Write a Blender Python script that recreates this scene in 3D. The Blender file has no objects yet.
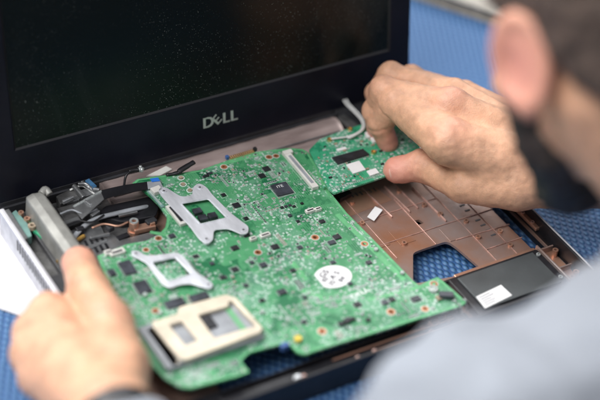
import bpy, math, random
import numpy as np
from mathutils import Vector, Matrix
random.seed(7); rng = np.random.default_rng(7)
K = 0.001                      # everything below is written in millimetres
S = bpy.context.scene; COL = S.collection

# ------------------------------------------------------------------ camera
YAW, PITCH, ROLL = .598945, -.681098, .110334
CP = np.array([-348.04, -883.98, 782.85]); FPX = 1735.4
_cy, _sy, _cp, _sp = math.cos(YAW), math.sin(YAW), math.cos(PITCH), math.sin(PITCH)
FW = np.array([_cp*_sy, _cp*_cy, _sp]); _r = np.array([_cy, -_sy, 0.]); _u = np.cross(_r, FW)
CR = _r*math.cos(ROLL)+_u*math.sin(ROLL); CU = -_r*math.sin(ROLL)+_u*math.cos(ROLL)
def ray(x, y): return FW + CR*(x-300)/FPX - CU*(y-200)/FPX
def at(x, y, z):               # point of the level plane z (mm) seen at a photo pixel
    d = ray(x, y); return CP + d*((z-CP[2])/d[2])
def cd(x, y, D): return CP + ray(x, y)*D
cam = bpy.data.cameras.new('camera'); co = bpy.data.objects.new('camera', cam); COL.objects.link(co)
M = Matrix(((CR[0], CU[0], -FW[0]), (CR[1], CU[1], -FW[1]), (CR[2], CU[2], -FW[2]))).to_4x4()
M.translation = Vector(CP*K); co.matrix_world = M
cam.sensor_width = 36; cam.lens = FPX/600*36; cam.clip_end = 50; cam.clip_start = .05
cam.dof.use_dof = True; cam.dof.focus_distance = 1.24; cam.dof.aperture_fstop = 2.6
S.camera = co

# ------------------------------------------------------------------ materials
def N(nt, t, **k):
    n = nt.nodes.new(t)
    for a, v in k.items():
        if a in n.inputs: n.inputs[a].default_value = v
        else: setattr(n, a, v)
    return n
def mat(name, col, rough=.5, metal=0., var=.12, scale=60, bump=0., bscale=400, spec=.5, sss=0, coat=0, col2=None, stretch=None, wear=0, rvar=.12):
    m = bpy.data.materials.new(name); m.use_nodes = True; nt = m.node_tree; L = nt.links
    b = nt.nodes['Principled BSDF']
    b.inputs['Roughness'].default_value = rough; b.inputs['Metallic'].default_value = metal
    b.inputs['Specular IOR Level'].default_value = spec
    if coat: b.inputs['Coat Weight'].default_value = coat; b.inputs['Coat Roughness'].default_value = .15
    if sss:
        b.inputs['Subsurface Weight'].default_value = sss; b.inputs['Subsurface Radius'].default_value = (1, .35, .18)
        b.inputs['Subsurface Scale'].default_value = .004
    tc = N(nt, 'ShaderNodeTexCoord'); mp = N(nt, 'ShaderNodeMapping'); L.new(tc.outputs['Object'], mp.inputs[0])
    if stretch: mp.inputs['Scale'].default_value = stretch
    no = N(nt, 'ShaderNodeTexNoise', Scale=scale, Detail=5., Roughness=.6); L.new(mp.outputs[0], no.inputs['Vector'])
    c2 = col2 if col2 else tuple(max(0, c*(1-2*var)) for c in col)
    c1 = col if col2 else tuple(min(1, c*(1+var)) for c in col)
    rp = N(nt, 'ShaderNodeMapRange'); rp.inputs[1].default_value = .32; rp.inputs[2].default_value = .68
    L.new(no.outputs[0], rp.inputs[0])
    mx = N(nt, 'ShaderNodeMix', data_type='RGBA'); mx.inputs[6].default_value = (*c2, 1); mx.inputs[7].default_value = (*c1, 1)
    L.new(rp.outputs[0], mx.inputs[0]); out = mx.outputs[2]
    if wear:
        w = N(nt, 'ShaderNodeTexNoise', Scale=900., Detail=3.); L.new(tc.outputs['Object'], w.inputs['Vector'])
        wr = N(nt, 'ShaderNodeMapRange'); wr.inputs[1].default_value = .63; wr.inputs[2].default_value = .7; wr.inputs[4].default_value = wear
        L.new(w.outputs[0], wr.inputs[0])
        m2 = N(nt, 'ShaderNodeMix', data_type='RGBA'); L.new(wr.outputs[0], m2.inputs[0]); L.new(out, m2.inputs[6]); m2.inputs[7].default_value = (.5, .48, .45, 1); out = m2.outputs[2]
    L.new(out, b.inputs['Base Color'])
    rr = N(nt, 'ShaderNodeMapRange'); rr.inputs[3].default_value = max(.03, rough-rvar); rr.inputs[4].default_value = min(1, rough+rvar)
    n2 = N(nt, 'ShaderNodeTexNoise', Scale=scale*3., Detail=4.); L.new(mp.outputs[0], n2.inputs['Vector'])
    L.new(n2.outputs[0], rr.inputs[0]); L.new(rr.outputs[0], b.inputs['Roughness'])
    if bump:
        n3 = N(nt, 'ShaderNodeTexNoise', Scale=float(bscale), Detail=4.); L.new(mp.outputs[0], n3.inputs['Vector'])
        bp = N(nt, 'ShaderNodeBump', Strength=bump, Distance=.0006); L.new(n3.outputs[0], bp.inputs['Height']); L.new(bp.outputs[0], b.inputs['Normal'])
    return m
MT = {}
MT['black_plastic'] = mat('black_plastic', (.016, .016, .02), .42, var=.25, bump=.15, bscale=1500)
MT['dark_plastic'] = mat('dark_plastic', (.03, .031, .036), .5, var=.25, bump=.2)
MT['bezel'] = mat('bezel_plastic', (.008, .009, .016), .36, var=.2, scale=15, bump=.06, bscale=2500, wear=.015, spec=.2)
MT['silver'] = mat('silver_plastic', (.62, .62, .66), .42, .25, bump=.05)
MT['copper'] = mat('copper_coating', (.78, .45, .32), .36, .65, col2=(.46, .27, .20), scale=22, bump=.25, bscale=250)
MT['copper_grey'] = mat('worn_copper_coating', (.36, .30, .29), .36, .42, col2=(.38, .185, .11), scale=17, bump=.25, bscale=200)
MT['copper_line'] = mat('pale_copper', (.78, .50, .43), .36, .5, var=.25, scale=90)
MT['trough'] = mat('rear_coating', (.52, .42, .40), .45, .3, col2=(.24, .18, .17), scale=14, stretch=(1, 6, 6), bump=.3, bscale=120)
MT['grey_metal'] = mat('grey_metal', (.36, .37, .38), .38, .8, var=.25, scale=40, bump=.2)
MT['dark_metal'] = mat('dark_metal', (.18, .18, .18), .4, .6, var=.4, scale=50, bump=.2)
MT['bar'] = mat('cast_grey_metal', (.34, .34, .32), .5, .25, var=.2, scale=50, bump=.25, bscale=500)
MT['bracket'] = mat('nickel_bracket', (.80, .82, .88), .36, .3, var=.14, scale=90, bump=.2, bscale=300, stretch=(1, .25, 1), rvar=.16)
MT['recess'] = mat('dark_recess', (.10, .10, .11), .5)
MT['chip'] = mat('chip_epoxy', (.022, .023, .028), .45, var=.3, scale=120, bump=.1)
MT['chip_grey'] = mat('chip_grey_epoxy', (.05, .055, .07), .42, var=.3, scale=120, bump=.1)
MT['white_plastic'] = mat('white_plastic', (.72, .71, .67), .45, var=.06)
MT['beige'] = mat('ivory_plastic', (.72, .64, .51), .5, var=.10, scale=70, bump=.25, bscale=350)
MT['tin'] = mat('solder_tin', (.56, .60, .60), .42, .55, var=.2, scale=300)
MT['bright_tin'] = mat('plated_steel', (.72, .74, .76), .3, .85, var=.12, scale=300)
MT['hole'] = mat('copper_annulus', (.62, .27, .13), .4, .5, var=.2)
MT['light_mask'] = mat('light_green_border', (.13, .44, .20), .45, var=.1, scale=200)
MT['gold'] = mat('gold_plate', (.85, .58, .25), .3, .9, var=.1)
MT['tan'] = mat('ceramic_tan', (.42, .33, .24), .5, var=.2, scale=500)
MT['smdwhite'] = mat('ceramic_pale', (.46, .53, .50), .5, var=.15, scale=500)
MT['ink'] = mat('silkscreen_ink', (.62, .71, .67), .5, var=.1)
MT['whiteink'] = mat('white_ink', (.8, .82, .82), .5, var=.05)
MT['paper'] = mat('white_paper', (.60, .61, .65), .8, var=.03, scale=20, bump=.06)
MT['sticker'] = mat('white_sticker', (.84, .84, .85), .55, var=.03)
MT['pen'] = mat('black_ink', (.06, .06, .08), .6)
MT['blue'] = mat('blue_tape', (.06, .17, .33), .4, var=.2, scale=200)
MT['deepblue'] = mat('blue_plastic', (.05, .12, .32), .4)
MT['yellow'] = mat('yellow_plastic', (.75, .55, .08), .45)
MT['teal'] = mat('teal_plastic', (.20, .36, .33), .45, var=.15)
MT['cable_black'] = mat('black_cable', (.014, .014, .017), .38, var=.2)
MT['cable_grey'] = mat('grey_cable', (.33, .35, .38), .4, var=.15)
MT['cable_white'] = mat('white_cable', (.72, .73, .72), .4, var=.05)
MT['amber'] = mat('kapton_tape', (.40, .24, .06), .3, var=.3, scale=100)
MT['logo'] = mat('logo_metal', (.62, .66, .64), .35, .6, var=.05)
MT['module'] = mat('grey_module_plate', (.085, .095, .10), .42, .3, var=.12, scale=20, bump=.1)

def pcb(name, dark, lite):
    m = bpy.data.materials.new(name); m.use_nodes = True; nt = m.node_tree; L = nt.links; b = nt.nodes['Principled BSDF']
    b.inputs['Roughness'].default_value = .5; b.inputs['Coat Weight'].default_value = .4; b.inputs['Coat Roughness'].default_value = .42
    tc = N(nt, 'ShaderNodeTexCoord'); P = tc.outputs['Object']
    def mr(src, a, bb, lo=0., hi=1.):
        r = N(nt, 'ShaderNodeMapRange'); r.inputs[1].default_value = a; r.inputs[2].default_value = bb; r.inputs[3].default_value = lo; r.inputs[4].default_value = hi
        L.new(src, r.inputs[0]); return r.outputs[0]
    def mul(a, c):
        r = N(nt, 'ShaderNodeMath', operation='MULTIPLY'); L.new(a, r.inputs[0])
        if isinstance(c, float): r.inputs[1].default_value = c
        else: L.new(c, r.inputs[1])
        return r.outputs[0]
    def mixc(f, a, c):
        r = N(nt, 'ShaderNodeMix', data_type='RGBA')
        if isinstance(f, float): r.inputs[0].default_value = f
        else: L.new(f, r.inputs[0])
        for k, v in ((6, a), (7, c)):
            if isinstance(v, tuple): r.inputs[k].default_value = (*v, 1)
            else: L.new(v, r.inputs[k])
        return r.outputs[2]
    v1 = N(nt, 'ShaderNodeTexVoronoi', Scale=62., distance='CHEBYCHEV'); L.new(P, v1.inputs['Vector'])
    c = mixc(mr(v1.outputs['Color'], .55, .6), dark, tuple((d*.45+l*.55) for d, l in zip(dark, lite)))
    v2 = N(nt, 'ShaderNodeTexVoronoi', Scale=260., distance='CHEBYCHEV'); L.new(P, v2.inputs['Vector'])
    sep = N(nt, 'ShaderNodeSeparateColor'); L.new(v2.outputs['Color'], sep.inputs[0])
    c = mixc(mul(mr(sep.outputs[1], .62, .66), .45), c, lite)
    # bundles of traces, their direction chosen cell by cell
    sepv = N(nt, 'ShaderNodeSeparateColor'); L.new(v1.outputs['Color'], sepv.inputs[0])
    for k, rot in enumerate((0, .785, 1.571, 2.356)):
        mp = N(nt, 'ShaderNodeMapping'); mp.inputs['Rotation'].default_value = (0, 0, rot); L.new(P, mp.inputs[0])
        w = N(nt, 'ShaderNodeTexWave', Scale=190.+34*k, Distortion=0.); L.new(mp.outputs[0], w.inputs['Vector'])
        inr = N(nt, 'ShaderNodeMath', operation='COMPARE'); inr.inputs[1].default_value = .125+.25*k; inr.inputs[2].default_value = .125
        L.new(sepv.outputs[k % 3], inr.inputs[0])
        c = mixc(mul(mul(mr(w.outputs['Fac'], .55, .75), inr.outputs[0]), .7), c, lite)
    n = N(nt, 'ShaderNodeTexNoise', Scale=34., Detail=2.); L.new(P, n.inputs['Vector'])
    clus = mr(n.outputs[0], .47, .53)
    nf = N(nt, 'ShaderNodeTexVoronoi', Scale=140., distance='CHEBYCHEV'); L.new(P, nf.inputs['Vector'])
    sf = N(nt, 'ShaderNodeSeparateColor'); L.new(nf.outputs['Color'], sf.inputs[0])
    c = mixc(mul(mul(clus, mr(sf.outputs[0], .35, .45)), .3), c, (.24, .44, .35))
    # vias and solder pads: small pale dots and blocks, thick in some areas
    v3 = N(nt, 'ShaderNodeTexVoronoi', Scale=520.); L.new(P, v3.inputs['Vector'])
    c = mixc(mul(mr(v3.outputs['Distance'], .26, .16), mr(n.outputs[0], .42, .58, .0, .9)), c, (.55, .70, .62))
    v4 = N(nt, 'ShaderNodeTexVoronoi', Scale=430., distance='CHEBYCHEV', Randomness=.75); L.new(P, v4.inputs['Vector'])
    s4 = N(nt, 'ShaderNodeSeparateColor'); L.new(v4.outputs['Color'], s4.inputs[0])
    pads = mul(mul(mr(v4.outputs['Distance'], .36, .33), mr(s4.outputs[0], .45, .47)), clus)
    c = mixc(mul(pads, .9), c, (.52, .65, .59))
    v5 = N(nt, 'ShaderNodeTexVoronoi', Scale=300., distance='CHEBYCHEV'); L.new(P, v5.inputs['Vector'])
    s5 = N(nt, 'ShaderNodeSeparateColor'); L.new(v5.outputs['Color'], s5.inputs[0])
    dk = mul(mul(mr(v5.outputs['Distance'], .26, .24), mr(s5.outputs[2], .88, .89)), clus)
    c = mixc(mul(dk, .85), c, (.03, .035, .04))
    L.new(c, b.inputs['Base Color'])
    bp = N(nt, 'ShaderNodeBump', Strength=.5, Distance=.0004); L.new(pads, bp.inputs['Height']); L.new(bp.outputs[0], b.inputs['Normal'])
    return m
MT['pcb'] = pcb('green_circuit_board', (.006, .15, .055), (.09, .36, .16))
MT['pcb2'] = pcb('green_daughter_board', (.008, .23, .11), (.05, .40, .21))
MT['pcb_edge'] = mat('board_edge', (.16, .42, .22), .5)

# ------------------------------------------------------------------ object helpers
def finish(o, name, mats, parent, smooth=False, bevel=0, seg=2):
    o.name = name; o.data.name = name
    for m in (mats if isinstance(mats, (list, tuple)) else [mats]): o.data.materials.append(MT[m] if isinstance(m, str) else m)
    if parent is not None:
        o.parent = parent
        if parent.type == 'EMPTY': o.location = -Vector(parent.location)
    if smooth: o.data.polygons.foreach_set('use_smooth', [True]*len(o.data.polygons))
    if bevel:
        bm = o.modifiers.new('bevel', 'BEVEL'); bm.width = bevel*K; bm.segments = seg; bm.limit_method = 'ANGLE'
    return o
def thing(name, label, cat, loc, group=None):
    o = bpy.data.objects.new(name, None); COL.objects.link(o); o.location = Vector(loc)*K; o.empty_display_size = .01
    tag(o, label, cat, group); return o
def tag(o, label=None, cat=None, group=None, kind=None):
    for k, v in (('label', label), ('category', cat), ('group', group), ('kind', kind)):
        if v: o[k] = v
    return o
class MB:
    def __init__(s): s.v = []; s.f = []; s.m = []
    def add(s, vs, fs, mi=0):
        n = len(s.v); s.v += [tuple(map(float, v)) for v in vs]; s.f += [tuple(i+n for i in f) for f in fs]; s.m += [mi]*len(fs); return s
    def box(s, c, size, rz=0., mi=0, taper=0.):
        hx, hy, hz = [q/2 for q in size]; ca, sa = math.cos(rz), math.sin(rz); vs = []
        for z in (-1, 1):
            t = 1-taper if z > 0 else 1
            for x, y in ((-1, -1), (1, -1), (1, 1), (-1, 1)):
                X, Y = x*hx*t, y*hy*t; vs.append((c[0]+X*ca-Y*sa, c[1]+X*sa+Y*ca, c[2]+z*hz))
        return s.add(vs, [(3, 2, 1, 0), (4, 5, 6, 7), (0, 1, 5, 4), (1, 2, 6, 5), (2, 3, 7, 6), (3, 0, 4, 7)], mi)
    def prism(s, pts, z0, z1, mi=0):    # convex or simple outline, from z0 to z1
        n = len(pts); A = sum(pts[i][0]*pts[(i+1) % n][1]-pts[(i+1) % n][0]*pts[i][1] for i in range(n))
        if A < 0: pts = pts[::-1]
        vs = [(p[0], p[1], z0) for p in pts]+[(p[0], p[1], z1) for p in pts]
        return s.add(vs, [tuple(range(n))[::-1], tuple(range(n, 2*n))]+[(i, (i+1) % n, n+(i+1) % n, n+i) for i in range(n)], mi)
    def cyl(s, c, r, z0, z1, n=24, mi=0, r2=None, hole=0):
        r2 = r if r2 is None else r2; a = [2*math.pi*i/n for i in range(n)]
        if not hole:
            vs = [(c[0]+r*math.cos(t), c[1]+r*math.sin(t), z0) for t in a]+[(c[0]+r2*math.cos(t), c[1]+r2*math.sin(t), z1) for t in a]
            return s.add(vs, [tuple(range(n))[::-1], tuple(range(n, 2*n))]+[(i, (i+1) % n, n+(i+1) % n, n+i) for i in range(n)], mi)
        vs = []
        for rr, z in ((r, z0), (r2, z1), (hole, z1), (hole, z0)): vs += [(c[0]+rr*math.cos(t), c[1]+rr*math.sin(t), z) for t in a]
        return s.add(vs, [(k*n+i, k*n+(i+1) % n, ((k+1) % 4)*n+(i+1) % n, ((k+1) % 4)*n+i) for k in range(4) for i in range(n)], mi)
    def tube(s, pts, r, n=10, mi=0, flat=1., sub=6):
        P = [np.array(p, float) for p in pts]
        if sub > 1 and len(P) > 2:
            Q = [2*P[0]-P[1]]+P+[2*P[-1]-P[-2]]; O = []
            for i in range(1, len(Q)-2):
                for j in range(sub):
                    t = j/sub; a, b, c, d = Q[i-1], Q[i], Q[i+1], Q[i+2]
                    O.append(.5*((2*b)+(c-a)*t+(2*a-5*b+4*c-d)*t*t+(3*b-a-3*c+d)*t**3))
            P = O+[P[-1]]
        vs = []; up = np.array([0, 0, 1.])
        for i, p in enumerate(P):
            d = P[min(i+1, len(P)-1)]-P[max(i-1, 0)]; d = d/np.linalg.norm(d)
            x = np.cross(d, up); x = x/np.linalg.norm(x) if np.linalg.norm(x) > .05 else np.array([1., 0, 0]); y = np.cross(x, d)
            rr = r[min(len(r)-1, int(i/len(P)*len(r)))] if isinstance(r, (list, tuple)) else r
            vs += [p+x*rr*math.cos(2*math.pi*k/n)+y*rr*flat*math.sin(2*math.pi*k/n) for k in range(n)]
        m = len(P); fs = [(i*n+k, i*n+(k+1) % n, (i+1)*n+(k+1) % n, (i+1)*n+k) for i in range(m-1) for k in range(n)]
        fs += [tuple(range(n))[::-1], tuple(range((m-1)*n, m*n))]
        return s.add(vs, fs, mi)
    def build(s, name, mats, parent=None, smooth=False, bevel=0, seg=2, T=None):
        me = bpy.data.meshes.new(name); V = s.v if T is None else [T(v) for v in s.v]
        me.from_pydata([(x*K, y*K, z*K) for x, y, z in V], [], s.f); me.polygons.foreach_set('material_index', s.m); me.update()
        o = bpy.data.objects.new(name, me); COL.objects.link(o)
        finish(o, name, mats, parent, smooth, bevel, seg)
        if smooth and smooth != 'all':
            for p in me.polygons:
                if len(p.vertices) > 4: p.use_smooth = False
        return o
def rnd(pts, r, n=4):               # round the corners of an outline
    out = []; m = len(pts)
    for i in range(m):
        a, b, c = [np.array(pts[j % m][:2], float) for j in (i-1, i, i+1)]
        u, v = a-b, c-b; lu, lv = np.linalg.norm(u), np.linalg.norm(v); q = min(r, lu*.45, lv*.45)
        p0, p1 = b+u/lu*q, b+v/lv*q
        for k in range(n+1): t = k/n; out.append(tuple((1-t)**2*p0+2*t*(1-t)*b+t*t*p1))
    return out
def circ(c, r, n=16): return [(c[0]+r*math.cos(2*math.pi*i/n), c[1]+r*math.sin(2*math.pi*i/n)) for i in range(n)]
def sheet(name, outline, holes, z0, z1, mats, parent=None, bevel=0.):   # a flat plate with real holes
    cu = bpy.data.curves.new(name, 'CURVE'); cu.dimensions = '2D'; cu.fill_mode = 'BOTH'
    for pl in [outline]+list(holes):
        sp = cu.splines.new('POLY'); sp.points.add(len(pl)-1); sp.use_cyclic_u = True
        for q, p in zip(sp.points, pl): q.co = (p[0]*K, p[1]*K, 0, 1)
    cu.extrude = (z1-z0)/2*K-bevel*K; cu.bevel_depth = bevel*K; cu.bevel_resolution = 2; cu.offset = -bevel*K
    t = bpy.data.objects.new(name, cu); COL.objects.link(t)
    bpy.context.view_layer.update(); dg = bpy.context.evaluated_depsgraph_get()
    me = bpy.data.meshes.new_from_object(t.evaluated_get(dg)); bpy.data.objects.remove(t); bpy.data.curves.remove(cu)
    me.transform(Matrix.Translation((0, 0, (z0+z1)/2*K))); me.materials.clear()
    o = bpy.data.objects.new(name, me); COL.objects.link(o)
    return finish(o, name, mats, parent)
def text_verts(body, size, depth=0., cond=1.):
    cu = bpy.data.curves.new('t', 'FONT'); cu.body = body; cu.size = size*K; cu.extrude = depth*K/2; cu.align_x = 'CENTER'; cu.align_y = 'CENTER'; cu.resolution_u = 3
    t = bpy.data.objects.new('t', cu); COL.objects.link(t); bpy.context.view_layer.update()
    me = bpy.data.meshes.new_from_object(t.evaluated_get(bpy.context.evaluated_depsgraph_get()))
    V = [(v.co.x/K*cond, v.co.y/K, v.co.z/K) for v in me.vertices]; F = [tuple(p.vertices) for p in me.polygons]
    bpy.data.objects.remove(t); bpy.data.curves.remove(cu); bpy.data.meshes.remove(me)
    return V, F
def put_text(mb, body, size, c, rz=0., mi=0, depth=.12, cond=1., bold=0.):
    V, F = text_verts(body, size, depth, cond); ca, sa = math.cos(rz), math.sin(rz)
    for dx in ((0,) if not bold else (-bold, 0, bold)):
        mb.add([(c[0]+(x+dx)*ca-y*sa, c[1]+(x+dx)*sa+y*ca, c[2]+z+dx*.02) for x, y, z in V], F, mi)
def px(L, z): return [tuple(at(x, y, z)[:2]) for x, y in L]
# ------------------------------------------------------------------ the setting
m = bpy.data.materials.new('blue_textured_mat'); m.use_nodes = True; nt = m.node_tree; L = nt.links; b = nt.nodes['Principled BSDF']; b.inputs['Roughness'].default_value = .55
tc = N(nt, 'ShaderNodeTexCoord'); mp = N(nt, 'ShaderNodeMapping'); mp.inputs['Rotation'].default_value = (0, 0, .62); mp.inputs['Scale'].default_value = (1, .72, 1); L.new(tc.outputs['Object'], mp.inputs[0])
vo = N(nt, 'ShaderNodeTexVoronoi', Scale=230., Randomness=.12); vo.voronoi_dimensions = '2D'; L.new(mp.outputs[0], vo.inputs['Vector'])
r_ = N(nt, 'ShaderNodeMapRange'); r_.inputs[1].default_value = .5; r_.inputs[2].default_value = .15; L.new(vo.outputs['Distance'], r_.inputs[0])
no = N(nt, 'ShaderNodeTexNoise', Scale=6., Detail=4.); L.new(tc.outputs['Object'], no.inputs['Vector'])
c0 = N(nt, 'ShaderNodeMix', data_type='RGBA'); c0.inputs[6].default_value = (.02, .075, .215, 1); c0.inputs[7].default_value = (.035, .11, .28, 1); L.new(no.outputs[0], c0.inputs[0])
c1 = N(nt, 'ShaderNodeMix', data_type='RGBA'); L.new(r_.outputs[0], c1.inputs[0]); L.new(c0.outputs[2], c1.inputs[6]); c1.inputs[7].default_value = (.09, .21, .40, 1)
L.new(c1.outputs[2], b.inputs['Base Color'])
bp = N(nt, 'ShaderNodeBump', Strength=.9, Distance=.0012); L.new(r_.outputs[0], bp.inputs['Height']); L.new(bp.outputs[0], b.inputs['Normal'])
MT['table'] = m
TZ = -24.
o = MB().box((250, 300, TZ-15), (2600, 1440, 30)).build('table_top', 'table', bevel=3); o['kind'] = 'structure'
o = MB().box((250, 300, -760), (6000, 6000, 10)).build('floor', mat('floor', (.30, .29, .28), .6, scale=3)); o['kind'] = 'structure'

# white sheet of paper beside the laptop
P = [tuple(at(x, y, TZ)[:2]) for x, y in ((-30, 205), (-1, 219), (62, 300), (34, 322), (-30, 300))]
pa = MB(); a, b_, c_, d_, e_ = P
o = sheet('paper_sheet', P, [], TZ+.6, TZ+1.6, 'paper'); tag(o, 'plain white sheet of paper on the blue mat along the left side of the laptop', 'paper')

# grey-brown book at the back
A, B = at(413, -1, TZ), at(492, 25, TZ)
dirx = (B-A)[:2]/np.linalg.norm((B-A)[:2]); ang = math.atan2(dirx[1], dirx[0]); nrm = np.array([-dirx[1], dirx[0]])
c = A[:2]+dirx*70+nrm*75
bk = thing('book', 'thick book with a worn grey-beige cover lying on the blue mat beyond the laptop', 'book', (c[0], c[1], TZ))
def lb(mb, x0, x1, y0, y1, z0, z1, mi=0):
    cc = A[:2]+dirx*(x0+x1)/2+nrm*(y0+y1)/2; return mb.box((cc[0], cc[1], (z0+z1)/2), (x1-x0, y1-y0, z1-z0), ang, mi)
mb = MB(); lb(mb, -60, 200, 0, 150, TZ+11, TZ+13); lb(mb, -60, 200, 0, 150, TZ+.3, TZ+2.5)
mb.build('cover', mat('worn_cover', (.40, .37, .325), .6, var=.14, scale=40, stretch=(1, 8, 1), bump=.2), bk, bevel=.6)
mb = MB()
for k in range(10): lb(mb, -57+(k % 3)*.5, 197-(k % 2), 3+(k*7 % 5)*.4, 147, TZ+2.6+k*.84, TZ+2.6+k*.84+.8)
mb.build('pages', mat('page_edges', (.48, .44, .38), .8, var=.2, scale=80), bk)

# ------------------------------------------------------------------ laptop
W, H = 345., 240.; ZF = -14.
lap = thing('laptop', 'opened black laptop, screen up, its copper coated base stripped bare', 'laptop', (172, -120, TZ))
op = [
    rnd(px([(413, 253), (420, 250), (447, 241), (456, 247), (484, 271), (413, 284)], ZF), 4),                # touchpad opening
    rnd([(330, -108), (342.5, -108), (342.5, -192), (331, -193.5)], 2),                                  # bay by the right rail
    rnd([(62, -228), (62, -150), (206, -150), (206, -222), (130, -229)], 4),                           # battery bay
    rnd(px([(413, 221), (419, 219.5), (424, 223), (418, 225)], ZF), 1),
]
bc = sheet('bottom_case', rnd([(0, 0), (W, 0), (W, -H), (0, -H)], 6, 6), op, ZF-2, ZF, 'copper_grey', lap)
# rim of the case: right and front black, left silver with the vent
def wall(pts_out, z0, z1, th, name, m, bevel=.6):
    mb = MB(); P = [np.array(p, float) for p in pts_out]
    for a, b in zip(P, P[1:]):
        d = (b-a)/np.linalg.norm(b-a); n = np.array([-d[1], d[0]]); mid = (a+b)/2+n*th/2
        mb.box((mid[0], mid[1], (z0+z1)/2), (np.linalg.norm(b-a), th, z1-z0), math.atan2(d[1], d[0]))
    return mb.build(name, m, bc, bevel=bevel)
wall([(W+1, -H-1), (W+1, -30)], TZ+1, 0, 2.2, 'right_wall', 'black_plastic')
wall([(20, -H-1), (W-1.3, -H-1)], TZ+1, -2, 2.4, 'front_wall', 'black_plastic')
wall([(W+1.6, -H+2), (W+1.6, -40)], -1.2, .6, 1.1, 'silver_trim', 'silver', .3)
lw = wall([(-1, -8), (-1, -H+6)], TZ+1, 0, 3.2, 'left_wall', 'silver')
mb = MB()
for k in range(16): mb.box((-1.05, -40-k*4.2, -8), (.5, 2.1, 9))
mb.build('vent_slots', 'black_plastic', bc, bevel=.2)
mb = MB(); mb.box((-.7, -120, -1.0), (1.0, 220, 1.2)); mb.build('edge_strip', 'silver', bc, bevel=.3)
# copper ribs of the palm rest (thin raised lines) and its swellings
mb = MB()
def rib(x0, y0, x1, y1, w=.8, h=1.6, mi=0):
    d = math.hypot(x1-x0, y1-y0); mb.box(((x0+x1)/2, (y0+y1)/2, ZF+h/2), (d, w, h), math.atan2(y1-y0, x1-x0), mi)
for x, ya, yb in ((236, -62, -157), (270, -100, -156), (300, -90, -196), (318, -120, -196)): rib(x, ya, x, yb, .55, .7)
for y, xb in ((-112, 300), (-140, 331)): rib(216, y, xb, y, .55, .7)
rib(286, -158, 332, -160, .7, .9); rib(300, -176, 332, -176, .6, .9)
mb.build('rib_grid', 'copper_line', bc, bevel=.2)
mb = MB()
for (a, b) in (((384, 187), (410, 213)), ((393, 184), (418, 209)), ((362, 189), (392, 218)), ((412, 188), (446, 222))):
    p, q = at(*a, ZF), at(*b, ZF); rib(p[0], p[1], q[0], q[1], 1.2, 1.6)
mb.build('raised_rib', 'copper_line', bc, bevel=.5)
mb = MB(); mb.cyl(at(396, 210, ZF), 5.5, ZF, ZF+.5, 28)
for q, s_, h_ in (((372, 239), (17, 22), .4), ((456, 232), (20, 15), .5), ((402, 236), (13, 17), .3)):
    p = at(*q, ZF); MB().box((p[0], p[1], ZF+h_/2+.01), (*s_, h_)).build('raised_panel', 'copper_grey', bc, bevel=.2)
for q in ((352, 203), (399, 192), (424, 206), (440, 215), (466, 222), (478, 238), (500, 232), (404, 244), (362, 224), (510, 246)):
    p = at(*q, ZF); mb = MB(); mb.cyl(p, 1.9, ZF, ZF+1.8, 18, hole=.9); mb.cyl(p, .85, ZF, ZF+.5, 12, 1); mb.build('palm_rest_boss', ['copper', 'recess'], bc)
for k in range(7):
    p = at(470+k*5.2, 203+k*4.9, ZF); MB().box((p[0]-7, p[1], ZF+.15), (4.2, 1.3, .35), .0).build('vent_slit', 'recess', bc)
for k in range(6):
    p = at(352+k*4.5, 196-k*1.2, ZF); MB().box((p[0], p[1], ZF+.3), (1.2, 4, .5), .0).build('vent_slit', 'recess', bc)
# warm bare copper patch by the board
mb = MB(); mb.prism(px([(334, 203), (376, 188), (392, 200), (346, 218)], ZF), ZF, ZF+.25); mb.build('bare_patch', 'copper', bc)
mb = MB(); mb.prism(px([(334, 192), (345, 186), (352, 194), (340, 200)], ZF+3), ZF, ZF+4); mb.build('clip', 'black_plastic', bc, bevel=.4)
# front edge strip of the plate, copper bumps
mb = MB(); mb.box((292, -195.5, ZF+2), (88, 2, 5)); mb.build('bay_edge', 'black_plastic', bc, bevel=.3)
mb = MB(); mb.box((297, -191.5, ZF+.8), (70, 4, 1.6)); mb.build('copper_step', 'copper', bc, bevel=.5)
# right rail with screw heads
mb = MB(); mb.box((342.6, -146, ZF+6.5), (4.0, 66, 3)); mb.build('side_rail', 'copper', bc, bevel=.8)
for y in (-122, -134, -147, -160, -172):
    mb = MB(); mb.cyl((342.6, y), 1.5, ZF+7.9, ZF+8.8, 16, hole=.7); mb.cyl((342.6, y), .7, ZF+7.9, ZF+8.2, 12, 1); mb.build('rail_screw', ['copper_line', 'black_plastic'], bc)
# copper pocket in the front right corner
mb = MB()
mb.prism([(331, -197), (342.5, -197), (342.5, -236.5), (331, -236.5)], ZF, ZF+1.2)
mb.build('corner_pocket', 'copper', bc, bevel=.3)
mb = MB(); mb.box((330, -214, ZF+4), (1.6, 40, 8)); mb.box((337, -197.2, ZF+3), (12, 1.4, 6)); mb.box((337, -219, ZF+3), (12, 1.2, 6)); mb.build('pocket_wall', 'copper_grey', bc, bevel=.4)
for q in ((334, -231), (340.5, -203), (340, -228)):
    mb = MB(); mb.cyl(q, 2.2, ZF+1, ZF+7, 18, hole=1.); mb.build('corner_boss', 'copper', bc)
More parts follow.
